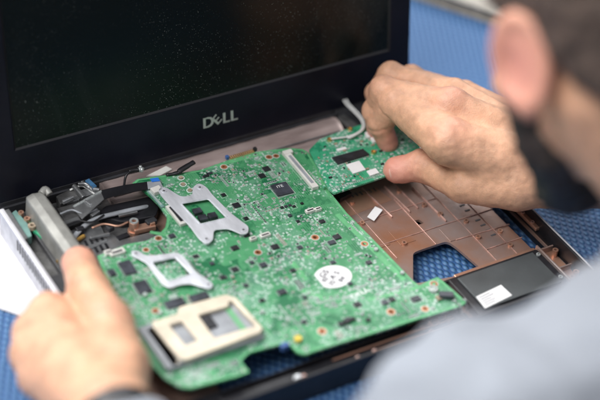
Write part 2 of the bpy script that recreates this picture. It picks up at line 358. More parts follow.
# front beam: dark bar with copper posts and pins
mb = MB(); mb.box((150, -232, ZF+2.5), (190, 9, 6)); mb.box((150, -225.6, ZF+4), (186, 1.2, 9)); mb.build('front_beam', 'black_plastic', bc, bevel=.7)
mb = MB(); mb.box((150, -238, ZF-1.2+3), (176, 3, 4)); mb.box((186, -229.8, ZF+6.2), (96, 1.1, 1.2)); mb.box((205, -234.5, ZF+6.4), (70, 1.0, 1.4)); mb.build('beam_rib', 'copper', bc, bevel=.4)
for q, hh in (((311, 385), 7), ((320, 388), 3), ((354, 371), 4), ((358, 357), 6), ((379, 356), 7), ((398, 346), 3), ((380, 363), 4), ((431, 328), 4), ((340, 376), 3)):
    p = at(*q, ZF+9); p[1] = max(p[1], -236.6); mb = MB(); mb.cyl(p, 1.5, ZF+4, ZF+5+hh*.6, 18, hole=.7); mb.cyl(p, 2.1, ZF+4, ZF+6, 18); mb.build('screw_post', 'copper_line', bc)  # the beam's pinkish glints are put into the posts' paler copper colour
mb = MB(); p = at(303, 384, ZF+9); p[1] = max(p[1], -236); mb.cyl(p, 3.2, ZF+4, ZF+9, 20, r2=2.8); mb.cyl(p, 2.4, ZF+9, ZF+10.6, 20, r2=1.4); mb.build('front_screw', 'bright_tin', bc, smooth=True)
mb = MB(); mb.box((222, -225, ZF+3), (26, 16, 4)); mb.box((216, -224, ZF+6), (2, 12, 3)); mb.box((222, -224, ZF+6), (2, 12, 3)); mb.box((229, -225, ZF+6), (2, 13, 3)); mb.build('copper_corner_block', 'copper', bc, bevel=.4)
mb = MB()
for x, y, sx, sy in ((40, -226, 40, 12), (36, -236, 60, 6), (96, -234, 34, 7)): mb.box((x, y, ZF+2), (sx, sy, 5))
mb.build('front_left_frame', 'black_plastic', bc, bevel=.8)

# rear trough under the hinge, pale coated metal
mb = MB()
prof = [(-2, -13), (-2, -7), (-6, -4.2), (-11, -3.6), (-16, -5), (-20, -7.5), (-27, -7.6), (-34, -8), (-35, -13)]
vs = []; nseg = 40
for i in range(nseg+1):
    x = 78+(275-78)*i/nseg
    for y, z in prof: vs.append((x, y, z+.25*math.sin(i*1.7)*math.exp(-((z+6)/3)**2)))
n = len(prof); fs = [(i*n+k, i*n+k+1, (i+1)*n+k+1, (i+1)*n+k) for i in range(nseg) for k in range(n-1)]+[tuple(range(n)), tuple(range(nseg*n, nseg*n+n))[::-1]]
mb.add(vs, fs); mb.build('rear_trough', 'trough', bc, smooth=True)
mb = MB(); mb.box((W/2, .6, -11), (W-4, 3.2, 19)); mb.box((W/2, -1.8, -9.5), (W-6, 2.2, 9)); mb.build('rear_wall', 'dark_plastic', bc, bevel=.4)
mb = MB(); mb.box((176, -20.8, -6.2), (190, .9, 1.6)); mb.build('trough_ridge', 'grey_metal', bc, bevel=.3)
mb = MB(); mb.box((258, -36, -9), (22, 14, 8)); mb.box((310, -16, -9), (60, 26, 8)); mb.build('rear_right_frame', 'dark_plastic', bc, bevel=.8)
mb = MB(); mb.box((300, -26, -5.5), (40, 8, 3)); mb.box((281, -18, -5), (7, 22, 4), .2); mb.build('hinge_bracket', 'dark_metal', bc, bevel=.5)
# --- left side of the base, seen in the fan opening
mb = MB(); mb.box((50, -60, ZF+1), (94, 112, 2)); mb.build('base_plate', 'dark_metal', bc, bevel=.4)
mb = MB(); mb.prism(rnd(px([(84, 243), (112, 233), (120, 240), (150, 232), (158, 238), (120, 258), (92, 262)], -9), 2), ZF+2, -9)
mb.prism(px([(62, 232), (100, 224), (108, 240), (76, 256)], -8), ZF+2, -8.2); mb.build('grey_shield', 'grey_metal', bc, bevel=.3)
mb = MB()
for k in range(4):
    for j in range(2):
        p = at(86+k*5.2+j*5, 243-k*1.8+j*8, -7.9); mb.box((p[0], p[1], -8.0), (1.8, 5.2, .5), -.1)
mb.build('louvre_slot', 'black_plastic', bc)
mb = MB(); mb.prism(rnd(px([(104, 206), (150, 196), (160, 204), (156, 216), (122, 222), (98, 216)], -6), 3), ZF+2, -6); mb.build('fan_housing', 'black_plastic', bc, bevel=.8)
mb = MB(); p = at(134, 221, -1)
mb.cyl(p, 3.4, ZF+2, -1.4, 22, hole=1.6); mb.cyl(p, 4.4, ZF+2, ZF+5, 22)
mb.build('tall_screw_post', 'copper', bc, smooth=False, bevel=.2)
mb = MB(); mb.cyl(p, 3.1, -1.4, -.6, 22, hole=1.7); mb.build('post_washer', 'tin', bc)
mb = MB(); p = at(144, 228, -8); mb.box((p[0], p[1], -8), (16, 6, 4), -.1); mb.box((p[0]+6, p[1], -5.4), (4, 4, 2)); mb.build('copper_clip', 'copper', bc, bevel=.5)
mb = MB(); p = at(123, 236, -8); mb.box((p[0], p[1], -8.7), (9, 4, 1.5), .1); mb.build('dark_slot', 'black_plastic', bc)
# hinge metalwork by the screen corner
mb = MB(); mb.prism(px([(75, 193), (92, 187), (97, 193), (79, 200)], -3), -8, -2); mb.box((60, -14, -6), (26, 7, 5), -.05)
mb.tube([at(74, 186, 0), at(80, 193, 0), at(84, 198, 0)], 2.0); mb.tube([at(82, 182, 0), at(90, 188, 0), at(99, 190, -1)], 1.5); mb.tube([at(78, 184, 1), at(86, 184, 1), at(92, 190, 0)], 1.2)
mb.build('hinge_joint', 'grey_metal', bc, bevel=.3)
mb = MB(); mb.prism(px([(56, 196), (74, 187), (78, 195), (60, 204)], -3), -10, -3); mb.prism(px([(57, 208), (78, 202), (86, 214), (66, 224)], -5), -12, -5); mb.build('hinge_plate', 'dark_metal', bc, bevel=.6)
# port board in the back left corner
mb = MB(); mb.prism(px([(28, 209), (36, 212), (52, 232), (44, 240), (30, 228)], -6), -8, -6); mb.build('port_board', 'pcb2', bc)
mb = MB(); mb.prism(px([(10, 214), (16, 210), (28, 224), (32, 236), (25, 240)], -5), -12, -4.5); mb.build('port_connector', 'teal', bc, bevel=.7)
mb = MB(); mb.prism(px([(3, 211), (9, 209), (28, 238), (22, 242)], -2.4), -10, -2); mb.build('port_shell', 'grey_metal', bc, bevel=.4)
for q, r in (((32, 225), 2.9), ((27, 218), 2.2), ((21, 212), 2.0)):
    p = at(*q, -3); mb = MB(); mb.cyl(p, r, -6, -3, 20, hole=r*.45); mb.cyl(p, r*.45, -6, -5.4, 12, 1); mb.build('port_screw_post', ['copper' if r < 2.5 else 'tan', 'black_plastic'], bc)
mb = MB(); mb.tube([at(58, 262, -6), at(70, 246, -6), at(78, 240, -6), at(84, 236, -7)], 1.5); mb.build('kapton_strip', 'amber', bc, smooth=True)
mb = MB(); mb.box((20, -60, -10), (12, 60, 5)); mb.box((10, -110, -9), (12, 60, 6)); mb.build('side_frame', 'dark_plastic', bc, bevel=.8)
def bit(x, y, z, sx, sy, sz, rz, name, m):
    p = at(x, y, z); MB().box((p[0], p[1], z), (sx, sy, sz), rz).build(name, m, bc, bevel=min(sx, sy, sz)*.18)
for a in ((68, 200, -1, 9, 2, 3, .2, 'steel_clip', 'bright_tin'), (88, 203, 1, 2, 7, 2, .3, 'steel_clip', 'bright_tin'), (95, 214, -4, 8, 3, 3, .4, 'steel_clip', 'grey_metal'), (72, 222, -4, 12, 5, 2, .1, 'steel_clip', 'grey_metal'),
          (110, 228, -5, 5, 5, 4, .2, 'foam_pad', 'dark_plastic'), (100, 236, -6, 14, 2, 2, -.1, 'steel_clip', 'grey_metal'), (80, 230, -5, 6, 4, 4, 0, 'plastic_block', 'black_plastic'), (151, 222, -6, 8, 5, 4, .1, 'plastic_block', 'dark_plastic'),
          (66, 236, -5, 6, 10, 3, .1, 'steel_clip', 'dark_metal'), (57, 246, -6, 8, 10, 3, .1, 'foam_pad', 'tan'), (45, 224, -6, 5, 6, 5, .1, 'plastic_block', 'black_plastic'), (98, 201, -3, 5, 4, 6, .2, 'white_clip', 'bright_tin'), (128, 214, -3, 14, 2, 2, -.1, 'steel_clip', 'grey_metal')): bit(*a)
for i, pts in enumerate((((60, 214), (72, 210), (84, 214), (97, 209)), ((64, 226), (78, 221), (92, 222), (104, 215)), ((92, 228), (104, 224), (118, 226), (128, 222)), ((70, 190), (82, 186), (92, 192), (98, 198)))):
    mb = MB(); mb.tube([at(x, y, -2) for x, y in pts], .7); mb.build('thin_wire', ['cable_grey', 'cable_black', 'copper', 'cable_white'][i], bc, smooth=True)
# --- cables that belong to the base
mb = MB(); mb.tube([at(64, 252, -6), at(80, 230, -5), at(96, 219, -4), at(118, 213, -3.5), at(140, 208, -5), at(150, 206, -8)], 2.0, flat=.6); mb.build('sheathed_cable', 'cable_grey', bc, smooth=True)
mb = MB(); mb.tube([at(124, 186, -2), at(126, 176, 4), at(132, 170.5, 6), at(139, 170, 6)], .9); mb.tube([at(129, 171.5, 6), at(134, 170.2, 6), at(139, 170, 6)], 1.5); mb.build('antenna_lead', 'cable_black', bc, smooth=True)
mb = MB(); mb.tube([at(138.5, 170, 6), at(141, 169.5, 6), at(143, 170, 6)], 2.0); mb.tube([at(140.5, 169, 6), at(140.5, 165.5, 8)], 1.1, sub=1); mb.build('lead_plug', 'tin', bc, smooth=True)
mb = MB(); mb.tube([at(166, 175, 3), at(178, 172.5, 4), at(181, 170, 5), at(194, 162, 7)], [1.2, 1.6, 2.2, 2.2, 2.0], flat=.7); mb.build('black_lead', 'cable_black', bc, smooth=True)
mb = MB(); mb.prism(px([(146, 176), (166, 166), (172, 169), (160, 175.5)], -3), -4.2, -3); mb.build('white_pad', 'white_plastic', bc)
mb = MB(); mb.prism(px([(85, 180.5), (89, 178.5), (97, 186), (92, 189)], 1), -.4, 1.2); mb.build('blue_tab', 'blue', bc, bevel=.3)
for dx in (0, 3.2):
    mb = MB(); mb.tube([at(341+dx, 95, 3), at(346+dx, 104, 5), at(355+dx, 113, 6), at(362+dx*.6, 122, 8), at(361+dx*.5, 130, 9), at(350, 136+dx*.5, 8), at(331+dx*5, 139-dx, 7)], .75); mb.build('antenna_cable', 'cable_white', bc, smooth=True)

# --- the display
TILT, HZ = .189424, -3.12
def TL(v):
    x, t, s = v; return (x, 2+math.sin(TILT)*s-math.cos(TILT)*t, HZ+math.cos(TILT)*s+math.sin(TILT)*t)
B0 = 38.6; LH = 236.
bz = MB()
def lbx(mb, x0, x1, t0, t1, s0, s1, mi=0): return mb.box(((x0+x1)/2, (t0+t1)/2, (s0+s1)/2), (x1-x0, t1-t0, s1-s0), 0, mi)
out = rnd([(-1, 0), (346, 0), (346, LH), (-1, LH)], 7, 6); inn = [(17.5, B0), (327.5, B0), (327.5, B0+176), (17.5, B0+176)]
bez = sheet('display_bezel', out, [inn], 0, 3, 'bezel', lap, bevel=.7)
def lid_tf(o):
    for v in o.data.vertices:
        c = TL((v.co.x/K, v.co.z/K, v.co.y/K)); v.co = Vector(c)*K
    o.data.flip_normals(); o.data.update()
lid_tf(bez)
bk_ = sheet('lid_back', out, [], -5, -.05, 'black_plastic', bez, bevel=1.5); lid_tf(bk_)
mb = MB(); prof = [(0, 1.6), (1.3, 1.0)]
for (x0, s0, x1, s1) in ((17.5, B0, 327.5, B0), (327.5, B0, 327.5, B0+176), (327.5, B0+176, 17.5, B0+176), (17.5, B0+176, 17.5, B0)):
    dx, ds = x1-x0, s1-s0; d = math.hypot(dx, ds); nx, ns = -ds/d, dx/d
    mb.add([(x0, 3.05, s0), (x1, 3.05, s1), (x1+(nx-(dx/d))*1.3, 1.7, s1+(ns-(ds/d))*1.3), (x0+(nx+dx/d)*1.3, 1.7, s0+(ns+ds/d)*1.3)], [(0, 1, 2, 3)])
mb.build('bezel_lip', mat('lip', (.012, .012, .015), .4, var=.05), bez, T=TL)
# screen: black glass with dust
ms = bpy.data.materials.new('dusty_black_screen'); ms.use_nodes = True; nt = ms.node_tree; L = nt.links; b = nt.nodes['Principled BSDF']
b.inputs['Specular IOR Level'].default_value = .22
tc = N(nt, 'ShaderNodeTexCoord'); P_ = tc.outputs['Object']
n1 = N(nt, 'ShaderNodeTexNoise', Scale=14., Detail=3.); L.new(P_, n1.inputs['Vector'])
cl = N(nt, 'ShaderNodeMapRange'); cl.inputs[1].default_value = .34; cl.inputs[2].default_value = .70; cl.inputs[3].default_value = .0; cl.inputs[4].default_value = 1.; L.new(n1.outputs[0], cl.inputs[0])
prev = None
for sc_, th, den in ((640., .17, .74), (340., .10, .9), (1000., .2, .66)):
    v = N(nt, 'ShaderNodeTexVoronoi', Scale=sc_); L.new(P_, v.inputs['Vector'])
    d = N(nt, 'ShaderNodeMapRange'); d.inputs[1].default_value = th; d.inputs[2].default_value = th*.55; L.new(v.outputs['Distance'], d.inputs[0])
    sp = N(nt, 'ShaderNodeSeparateColor'); L.new(v.outputs['Color'], sp.inputs[0])
    k = N(nt, 'ShaderNodeMapRange'); k.inputs[1].default_value = den; k.inputs[2].default_value = 1.; k.inputs[4].default_value = 1.; L.new(sp.outputs[0], k.inputs[0])
    mm = N(nt, 'ShaderNodeMath', operation='MULTIPLY'); L.new(d.outputs[0], mm.inputs[0]); L.new(k.outputs[0], mm.inputs[1])
    if prev is None: prev = mm.outputs[0]
    else:
        ad = N(nt, 'ShaderNodeMath', operation='MAXIMUM'); L.new(prev, ad.inputs[0]); L.new(mm.outputs[0], ad.inputs[1]); prev = ad.outputs[0]
mm = N(nt, 'ShaderNodeMath', operation='MULTIPLY'); L.new(prev, mm.inputs[0]); L.new(cl.outputs[0], mm.inputs[1])
ns_ = N(nt, 'ShaderNodeTexNoise', Scale=5.5, Detail=6., Roughness=.62, Distortion=1.2); L.new(P_, ns_.inputs['Vector'])
sm2 = N(nt, 'ShaderNodeMapRange'); sm2.inputs[1].default_value = .5; sm2.inputs[2].default_value = .8; sm2.inputs[4].default_value = .05; L.new(ns_.outputs[0], sm2.inputs[0])
mf = N(nt, 'ShaderNodeMapping'); mf.inputs['Rotation'].default_value = (0, .5, 0); mf.inputs['Scale'].default_value = (1, 1, .16); L.new(P_, mf.inputs[0])
vf = N(nt, 'ShaderNodeTexVoronoi', Scale=420.); L.new(mf.outputs[0], vf.inputs['Vector']); fd = N(nt, 'ShaderNodeMapRange'); fd.inputs[1].default_value = .10; fd.inputs[2].default_value = .05; L.new(vf.outputs['Distance'], fd.inputs[0])
sf_ = N(nt, 'ShaderNodeSeparateColor'); L.new(vf.outputs['Color'], sf_.inputs[0]); fk = N(nt, 'ShaderNodeMath', operation='GREATER_THAN'); fk.inputs[1].default_value = .965; L.new(sf_.outputs[0], fk.inputs[0])
fm = N(nt, 'ShaderNodeMath', operation='MULTIPLY'); L.new(fd.outputs[0], fm.inputs[0]); L.new(fk.outputs[0], fm.inputs[1]); fh = N(nt, 'ShaderNodeMath', operation='MULTIPLY'); L.new(fm.outputs[0], fh.inputs[0]); fh.inputs[1].default_value = .5
a1 = N(nt, 'ShaderNodeMath', operation='ADD'); L.new(mm.outputs[0], a1.inputs[0]); L.new(sm2.outputs[0], a1.inputs[1]); a2 = N(nt, 'ShaderNodeMath', operation='ADD'); L.new(a1.outputs[0], a2.inputs[0]); L.new(fh.outputs[0], a2.inputs[1]); a2.use_clamp = True; mm = a2
cx = N(nt, 'ShaderNodeMix', data_type='RGBA'); L.new(mm.outputs[0], cx.inputs[0]); cx.inputs[6].default_value = (.0025, .005, .0045, 1); cx.inputs[7].default_value = (.40, .43, .41, 1)
L.new(cx.outputs[2], b.inputs['Base Color'])
rr = N(nt, 'ShaderNodeMapRange'); rr.inputs[3].default_value = .16; rr.inputs[4].default_value = .3; L.new(n1.outputs[0], rr.inputs[0]); L.new(rr.outputs[0], b.inputs['Roughness'])
MT['screen'] = ms
mb = MB(); lbx(mb, 16, 329, .2, 1.8, B0-1.5, B0+177.5); mb.build('display_panel', 'screen', bez, T=TL)
# brand lettering
mb = MB(); zt = 3.05
def lettr(body, cx, cs, size, rot=0., cond=1.):
    V, F = text_verts(body, size, .35, cond); ca, sa = math.cos(rot), math.sin(rot)
    for q in (-.35, 0., .35): mb.add([(cx+(x+q)*ca-y*sa, zt+z+.17+q*.02, cs+(x+q)*sa+y*ca) for x, y, z in V], F)
LX, LS = 177.5, 19.5
lettr('D', LX-9.2, LS, 12.2, 0, 1.05); lettr('E', LX-1.9, LS+.3, 11.2, .72, 1.); lettr('L', LX+5.6, LS, 12.2, 0, 1.0); lettr('L', LX+12.2, LS, 12.2, 0, 1.0)
mb.build('brand_lettering', 'logo', bez, T=TL)
mb = MB(); mb.tube([(2, 4.5, -4.5), (60, 4.5, -4.5)], 4.2, n=20, sub=1); mb.build('hinge_barrel', 'dark_plastic', bez, smooth=True, T=lambda v: (v[0], v[1], v[2]))
mb = MB(); mb.tube([(278, 2.5, -5.0), (344, 2.5, -5.0)], 4.2, n=20, sub=1); mb.build('hinge_barrel', 'dark_plastic', bez, smooth=True)

# ------------------------------------------------------------------ module with the white label
md = thing('drive_module', 'flat dark grey module bearing a white printed label, in the laptop base', 'drive module', (292, -215, ZF))
q = [(251, -197.5), (328, -197.5), (328, -236), (251, -236)]
mb = MB(); mb.prism(q, ZF+.3, ZF+7.5); mb.build('tray', 'black_plastic', md, bevel=.8)
mb = MB(); mb.prism([(257, -200), (322, -200), (322, -234), (257, -234)], ZF+7.5, ZF+9); mb.build('cover_plate', 'module', md, bevel=.4)
ZL = ZF+9.05; LQ = px([(476, 297), (501, 285), (512, 295.5), (485, 308.5)], ZL)
mb = MB(); mb.prism(LQ, ZL, ZL+.2); lab = mb.build('label', 'sticker', md)
a, b_, c_, d_ = [np.array(p) for p in LQ]; ux = (b_-a); uy = (d_-a); ra = math.atan2(ux[1], ux[0])
mb = MB()
for k, wd in enumerate((.42, .5, .36, .46, .4)):
    p = a+ux*(.07+wd/2)+uy*(.16+.165*k); mb.box((p[0], p[1], ZL+.24), (np.linalg.norm(ux)*wd, .6, .05), ra)
mb.build('label_print', 'pen', lab)
for q in ((325, -203), (325, -229)):
    mb = MB(); mb.cyl(q, 1.6, ZF+7.4, ZF+8.6, 16, hole=.7); mb.build('module_screw', 'tin', md)
o = MB().prism(px([(367, 218), (375, 207.5), (382.5, 211), (374, 222)], ZF+.9), ZF+1.7, ZF+2.).build('white_sticker', 'sticker'); tag(o, 'small blank white rectangular sticker on the copper coloured palm rest', 'sticker')

# ------------------------------------------------------------------ loose cast bar under the left thumb
p0, p1 = at(33, 191, 10), at(84, 264, 10); d = (p1-p0)[:2]; Lb = np.linalg.norm(d); ab = math.atan2(d[1], d[0])
prof = [(-9.5, -8), (-9.5, 3), (-6, 9), (1, 10), (6.5, 8), (7.5, -8)]
br = thing('metal_bar', 'long grey metal bar held by the left thumb, reaching the lower screen corner', 'metal bar', (p0[0], p0[1], -8))
vs = []; ns = 24
for i in range(ns+1):
    t = i/ns*Lb
    for (w_, z) in prof:
        q = 1. if i > 1 else (.82, .95)[i]
        vs.append((p0[0]+math.cos(ab)*t-math.sin(ab)*-w_*q, p0[1]+math.sin(ab)*t+math.cos(ab)*-w_*q, z*q if z > 0 else z))
n = len(prof); fs = [(i*n+k, i*n+(k+1) % n, (i+1)*n+(k+1) % n, (i+1)*n+k) for i in range(ns) for k in range(n)]+[tuple(range(n))[::-1], tuple(range(ns*n, ns*n+n))]
MB().add(vs, fs).build('bar_body', 'bar', br, bevel=1.0, seg=3)
mb = MB(); q = at(44, 190, 8); mb.tube([q+np.array([-3, -2, -1]), q+np.array([1, 0, 0]), q+np.array([2.5, -4, -2])], 2.6, n=14); mb.build('bar_lug', 'bar', br, smooth=True)

# ------------------------------------------------------------------ flat cable crossing the fan opening
rc = thing('ribbon_cable', 'flat black ribbon cable with a grey tail and bright blue pull tab', 'ribbon cable', at(120, 192, -8))
def strip(path, name, m, par, th=.5):
    vs = []
    for (xa, ya, xb, yb, z) in path:
        a, b = at(xa, ya, z), at(xb, yb, z)
        vs += [(a[0], a[1], z), (b[0], b[1], z), (b[0], b[1], z-th), (a[0], a[1], z-th)]
    m_ = len(path); fs = [(i*4+k, i*4+(k+1) % 4, (i+1)*4+(k+1) % 4, (i+1)*4+k) for i in range(m_-1) for k in range(4)]+[(3, 2, 1, 0), tuple(range(m_*4-4, m_*4))]
    return MB().add(vs, fs).build(name, m, par)
strip([(100.5, 190.5, 104, 199, 3), (112, 187.5, 114, 196, 4.2), (124, 185, 127, 193, 4.8), (137, 183, 140, 190.5, 5), (147, 181.7, 148, 189, 4.9)], 'black_band', 'cable_black', rc)
strip([(72, 206, 82, 219, -2), (86, 199, 92, 210, .5), (100.4, 190.5, 104, 199, 2.9)], 'grey_tail', 'grey_metal', rc, .8)
strip([(73, 205.6, 74.2, 207, -1.4), (86, 198.2, 87, 199.8, 1.1), (101, 190, 101.8, 191.6, 3.5)], 'tail_edge', 'tin', rc, .6)
strip([(147, 181.7, 148, 189, 5), (154, 181, 156, 188, 4.6), (160, 181, 163, 187, 4.3)], 'silver_end', 'cable_grey', rc)
strip([(150, 178.6, 152, 181.7, 5.2), (158, 177.4, 160, 180.6, 5)], 'pull_tab', mat('bright_blue', (.03, .20, .75), .4), rc)
from mathutils import noise as mn
# ------------------------------------------------------------------ motherboard
ZB = 2.
def b2(x, y, z=ZB): p = at(x, y, z); return (p[0], p[1])
OUT = [(97, 256), (112, 250), (127, 244), (146, 241), (158, 235), (165.5, 227), (167, 217), (159, 205), (150, 196), (140, 188), (132, 183.5), (137, 179), (165, 175), (200, 170), (227, 160.5), (254, 152), (270, 150), (290, 148), (303, 149),
       (309, 153), (318, 168), (330, 192), (347, 213), (372, 238), (413, 280.5), (419, 285.5), (432, 279), (438, 277), (446, 283.5), (466.5, 302), (462, 306), (400, 325), (315, 351), (306, 354.5), (298, 353), (291, 346.5), (284, 343.5), (270, 347), (249, 353),
       (241, 361), (249, 372), (239, 376), (190, 388.5), (180, 387), (165, 379), (150, 364), (120, 312)]
mbd = thing('motherboard', 'large green motherboard crowded with chips, lying over the copper coated base', 'motherboard', at(250, 250, 0))
RH = [(224, 167, 1.5), (269, 157.2, 1.5), (276, 156, 1.3), (289, 153.2, 1.3), (315, 237.5, 1.8), (258, 252.5, 1.6), (364.5, 244, 1.7), (434, 284, 1.7), (391, 312, 1.9), (425, 309, 1.6), (322, 331.5, 1.9), (158.5, 238.5, 1.5), (146, 250, 1.3), (155.5, 311, 1.7), (233, 157, 0)]
RH = [h for h in RH if h[2]]
board = sheet('circuit_board', rnd([b2(*p) for p in OUT], 1.6, 3), [circ(b2(x, y), r, 18) for x, y, r in RH], ZB-1.6, ZB, 'pcb', mbd)
for x, y, r in RH:
    c = b2(x, y); mb = MB(); mb.cyl(c, r+1.5, ZB+.02, ZB+.14, 26, hole=r+.9, mi=1); mb.cyl(c, r+.95, ZB-1.5, ZB+.25, 26, hole=r*.85, mi=0); mb.build('screw_hole_ring', ['hole', 'ink'], mbd)
occ = []                         # taken rectangles (x, y, half size)
def chip(x, y, w, h, t=1., m='chip', rz=-.03, name='chip', pins=True, z=ZB, text=None):
    c = b2(x, y, z+t); occ.append((c[0], c[1], w/2+.6, h/2+.6))
    mb = MB(); mb.box((c[0], c[1], z+.1+t/2), (w, h, t), rz)
    o = mb.build(name, m, mbd, bevel=min(.18, t*.2))
    if pins:
        p = MB(); ca, sa = math.cos(rz), math.sin(rz)
        def pin(lx, ly, sx, sy): p.box((c[0]+lx*ca-ly*sa, c[1]+lx*sa+ly*ca, z+.14), (sx, sy, .22), rz)
        ny = max(3, int(h/.75)); nx = max(3, int(w/.75))
        for k in range(ny):
            for s in (-1, 1): pin(s*(w/2+.4), (k-(ny-1)/2)*h/ny, 1.1, .36)
        if w > 5 and h > 5:
            for k in range(nx):
                for s in (-1, 1): pin((k-(nx-1)/2)*w/nx, s*(h/2+.4), .36, 1.1)
        p.build('pins', 'tin', o)
    if text:
        p = MB(); put_text(p, text, min(w, h)*.31, (c[0]-w*.02, c[1]+h*.2, z+.1+t+.04), rz, 0, .05)
        p.build('chip_marking', 'whiteink', o)
    return o
chip(282, 188.5, 12.5, 13, 1.2, 'chip_grey', -.06, text='ITE')
for a in ((266.5, 168.5, 5, 5), (262, 175.5, 4.6, 4.6), (236.5, 205, 5, 5), (246.5, 234.5, 4, 4), (235, 247.5, 5, 4.4), (235, 269, 4.4, 4.2), (223, 277, 4, 3.6), (275, 246.5, 5.2, 4.6), (263.5, 264.5, 4.6, 4.4), (282, 291.5, 5.6, 5),
          (337, 236.5, 5, 4.6), (332, 242, 5, 4), (357.5, 304, 4.6, 4.2), (304, 321.5, 3.6, 3), (416, 298.5, 6.2, 4.6), (392, 299, 4, 4), (385, 302, 4, 4), (172, 235.5, 4, 4), (206, 175.5, 4.6, 2), (209.5, 173, 4.6, 2), (223.5, 194.5, 3, 3),
          (333, 262, 3.4, 3), (300, 247, 3.4, 3.2), (246, 218, 3.2, 3), (322, 221, 4, 3.4), (369, 262, 3.6, 3.4), (348, 318.5, 3.2, 2.6), (262, 300, 3.4, 3), (293, 270, 3.6, 3), (196, 256, 3.6, 3), (212, 263, 3, 3), (305, 297, 3, 3), (252, 262, 2.8, 2.8),
          (290, 215, 2.6, 2.6), (298, 221, 2.4, 2.4), (282, 207, 2.2, 2), (286, 206, 2.2, 2), (290, 205, 2.2, 2), (294, 206, 2.2, 2), (302, 203, 2.2, 2), (350, 283, 3, 2.6), (246, 285, 3.2, 3), (230, 300, 3, 3)):
    chip(*a, t=random.uniform(.7, 1.1), m=random.choice(('chip', 'chip_grey')), rz=random.uniform(-.05, .02), pins=a[2] > 3.3)
# memory and dark power parts near the left hand
for a in ((127.5, 267, 8.5, 13), (142.5, 286.5, 9, 12), (175, 302.5, 13, 7), (199.5, 296.5, 12.5, 6.5), (112, 272, 4, 6)):
    chip(*a, t=1.5, m='chip_grey', name='memory_chip', rz=-.05)
# three chokes inside the front heat sink bracket
for x, y in ((197.5, 210.3), (203, 217), (212.5, 214.8)): chip(x, y, 6.0, 5.4, 2.8, 'chip_grey', -.1, 'choke', False)
# connectors
def slotc(x0, y0, x1, y1, w, t, name, groove=.35, m='white_plastic', gm='chip', over=0):
    a, b = np.array(b2(x0, y0)), np.array(b2(x1, y1)); c = (a+b)/2; d = np.linalg.norm(b-a); rz = math.atan2(b[1]-a[1], b[0]-a[0])
    for q in (.1, .3, .5, .7, .9): p = a+(b-a)*q; occ.append((p[0], p[1], w/2+.8, d*.13+.8))
    mb = MB(); mb.box((c[0], c[1], ZB+t/2), (d, w, t), rz); o = mb.build(name, m, mbd, bevel=.3)
    mb = MB(); mb.box((c[0], c[1], ZB+t), (d*.78, w*groove, .5), rz); mb.build('contact_row', gm, o)
    return o
slotc(286, 155, 315.5, 190, 5.2, 3.0, 'flat_cable_connector', .42, gm='cable_grey')
a, b = np.array(b2(285.5, 154.5)), np.array(b2(288, 158)); mb = MB(); mb.box((a[0]+1, a[1]-1, ZB+1.8), (7.6, 4, 3.4)); mb.build('connector_latch', 'white_plastic', mbd, bevel=.4)
slotc(169, 207.5, 184, 226, 6.0, 2.6, 'flat_cable_connector', .5)
slotc(147, 190, 163, 208, 2.6, 1.2, 'flat_cable_connector', .4, 'teal', 'smdwhite')
mb = MB(); c = b2(156.5, 192.5); mb.box((c[0], c[1], ZB+1.8), (7.5, 6, 3.6), .1); occ.append((c[0], c[1], 5, 4)); mb.build('white_connector', 'white_plastic', mbd, bevel=.5)
for x, y, w, h in ((265, 234.5, 8, 3.6), (310, 210, 7, 3.4), (318, 208.5, 5, 3), (117, 251.5, 11, 5), (108, 252, 5, 4), (165, 190, 3, 3), (253, 238, 5, 3)):
    c = b2(x, y, 4); occ.append((c[0], c[1], w/2+.5, h/2+.5)); mb = MB(); mb.box((c[0], c[1], ZB+1.2), (w, h, 2.4), .02); o = mb.build('white_connector', 'white_plastic', mbd, bevel=.35)
    mb = MB(); mb.box((c[0], c[1]-h*.1, ZB+2.4), (w*.7, h*.35, .3), .02); mb.build('contact_row', 'chip', o)
# gold edge contacts on the rear edge
a, b = np.array(b2(229, 159.2)), np.array(b2(254, 151.8)); rz = math.atan2(b[1]-a[1], b[0]-a[0]); mb = MB(); mb2 = MB()
for k in range(13):
    p = a+(b-a)*(k+.5)/13; mb.box((p[0]+.2, p[1]+.6, ZB+.6), (.8, 3.4, 1.0), rz, 0)
mb.box(((a+b)[0]/2, (a+b)[1]/2-.3, ZB+.25), (np.linalg.norm(b-a), 1.6, .5), rz, 1); mb.build('gold_contact_row', ['gold', 'tan'], mbd)
for q in (a, b):
    mb = MB(); mb.box((q[0]+(1.2 if q is b else -1.2), q[1]+.8, ZB+1.4), (2.4, 2.6, 3), rz); mb.build('contact_end_block', 'deepblue' if q is a else 'chip', mbd, bevel=.3)
# heat sink brackets
def bracket(out, wins, pads, z, t, name, lift=1.2):
    o = sheet(name, rnd([b2(*p, z) for p in out], 3.0, 5), [rnd([b2(*p, z) for p in w], 1.2, 3) for w in wins], z-t, z, 'bracket', mbd, bevel=.3)
    for x, y in pads:
        c = b2(x, y, z); mb = MB(); mb.cyl(c, 2.6, ZB, z-.1, 18); mb.cyl(c, 1.9, z, z+.5, 18, hole=1.0); mb.cyl(c, 1.0, z+.02, z+.12, 12, 1); mb.build('bracket_standoff', ['bracket', 'recess'], o)
    for wn in wins:             # stamped raised lip round the window
        wp = [np.array(b2(*p, z)) for p in wn]; cen = sum(wp)/4; mb = MB()
        for i in range(4):
            a, b = wp[i], wp[(i+1) % 4]; d_ = (b-a)/np.linalg.norm(b-a); n_ = np.array([-d_[1], d_[0]]); n_ = n_ if n_@(cen-(a+b)/2) < 0 else -n_
            m_ = (a+b)/2+n_*.9; mb.box((m_[0], m_[1], z+.2), (np.linalg.norm(b-a)-.6, 1.0, .55), math.atan2(d_[1], d_[0]))
        mb.build('window_lip', 'bracket', o, bevel=.2)
    return o
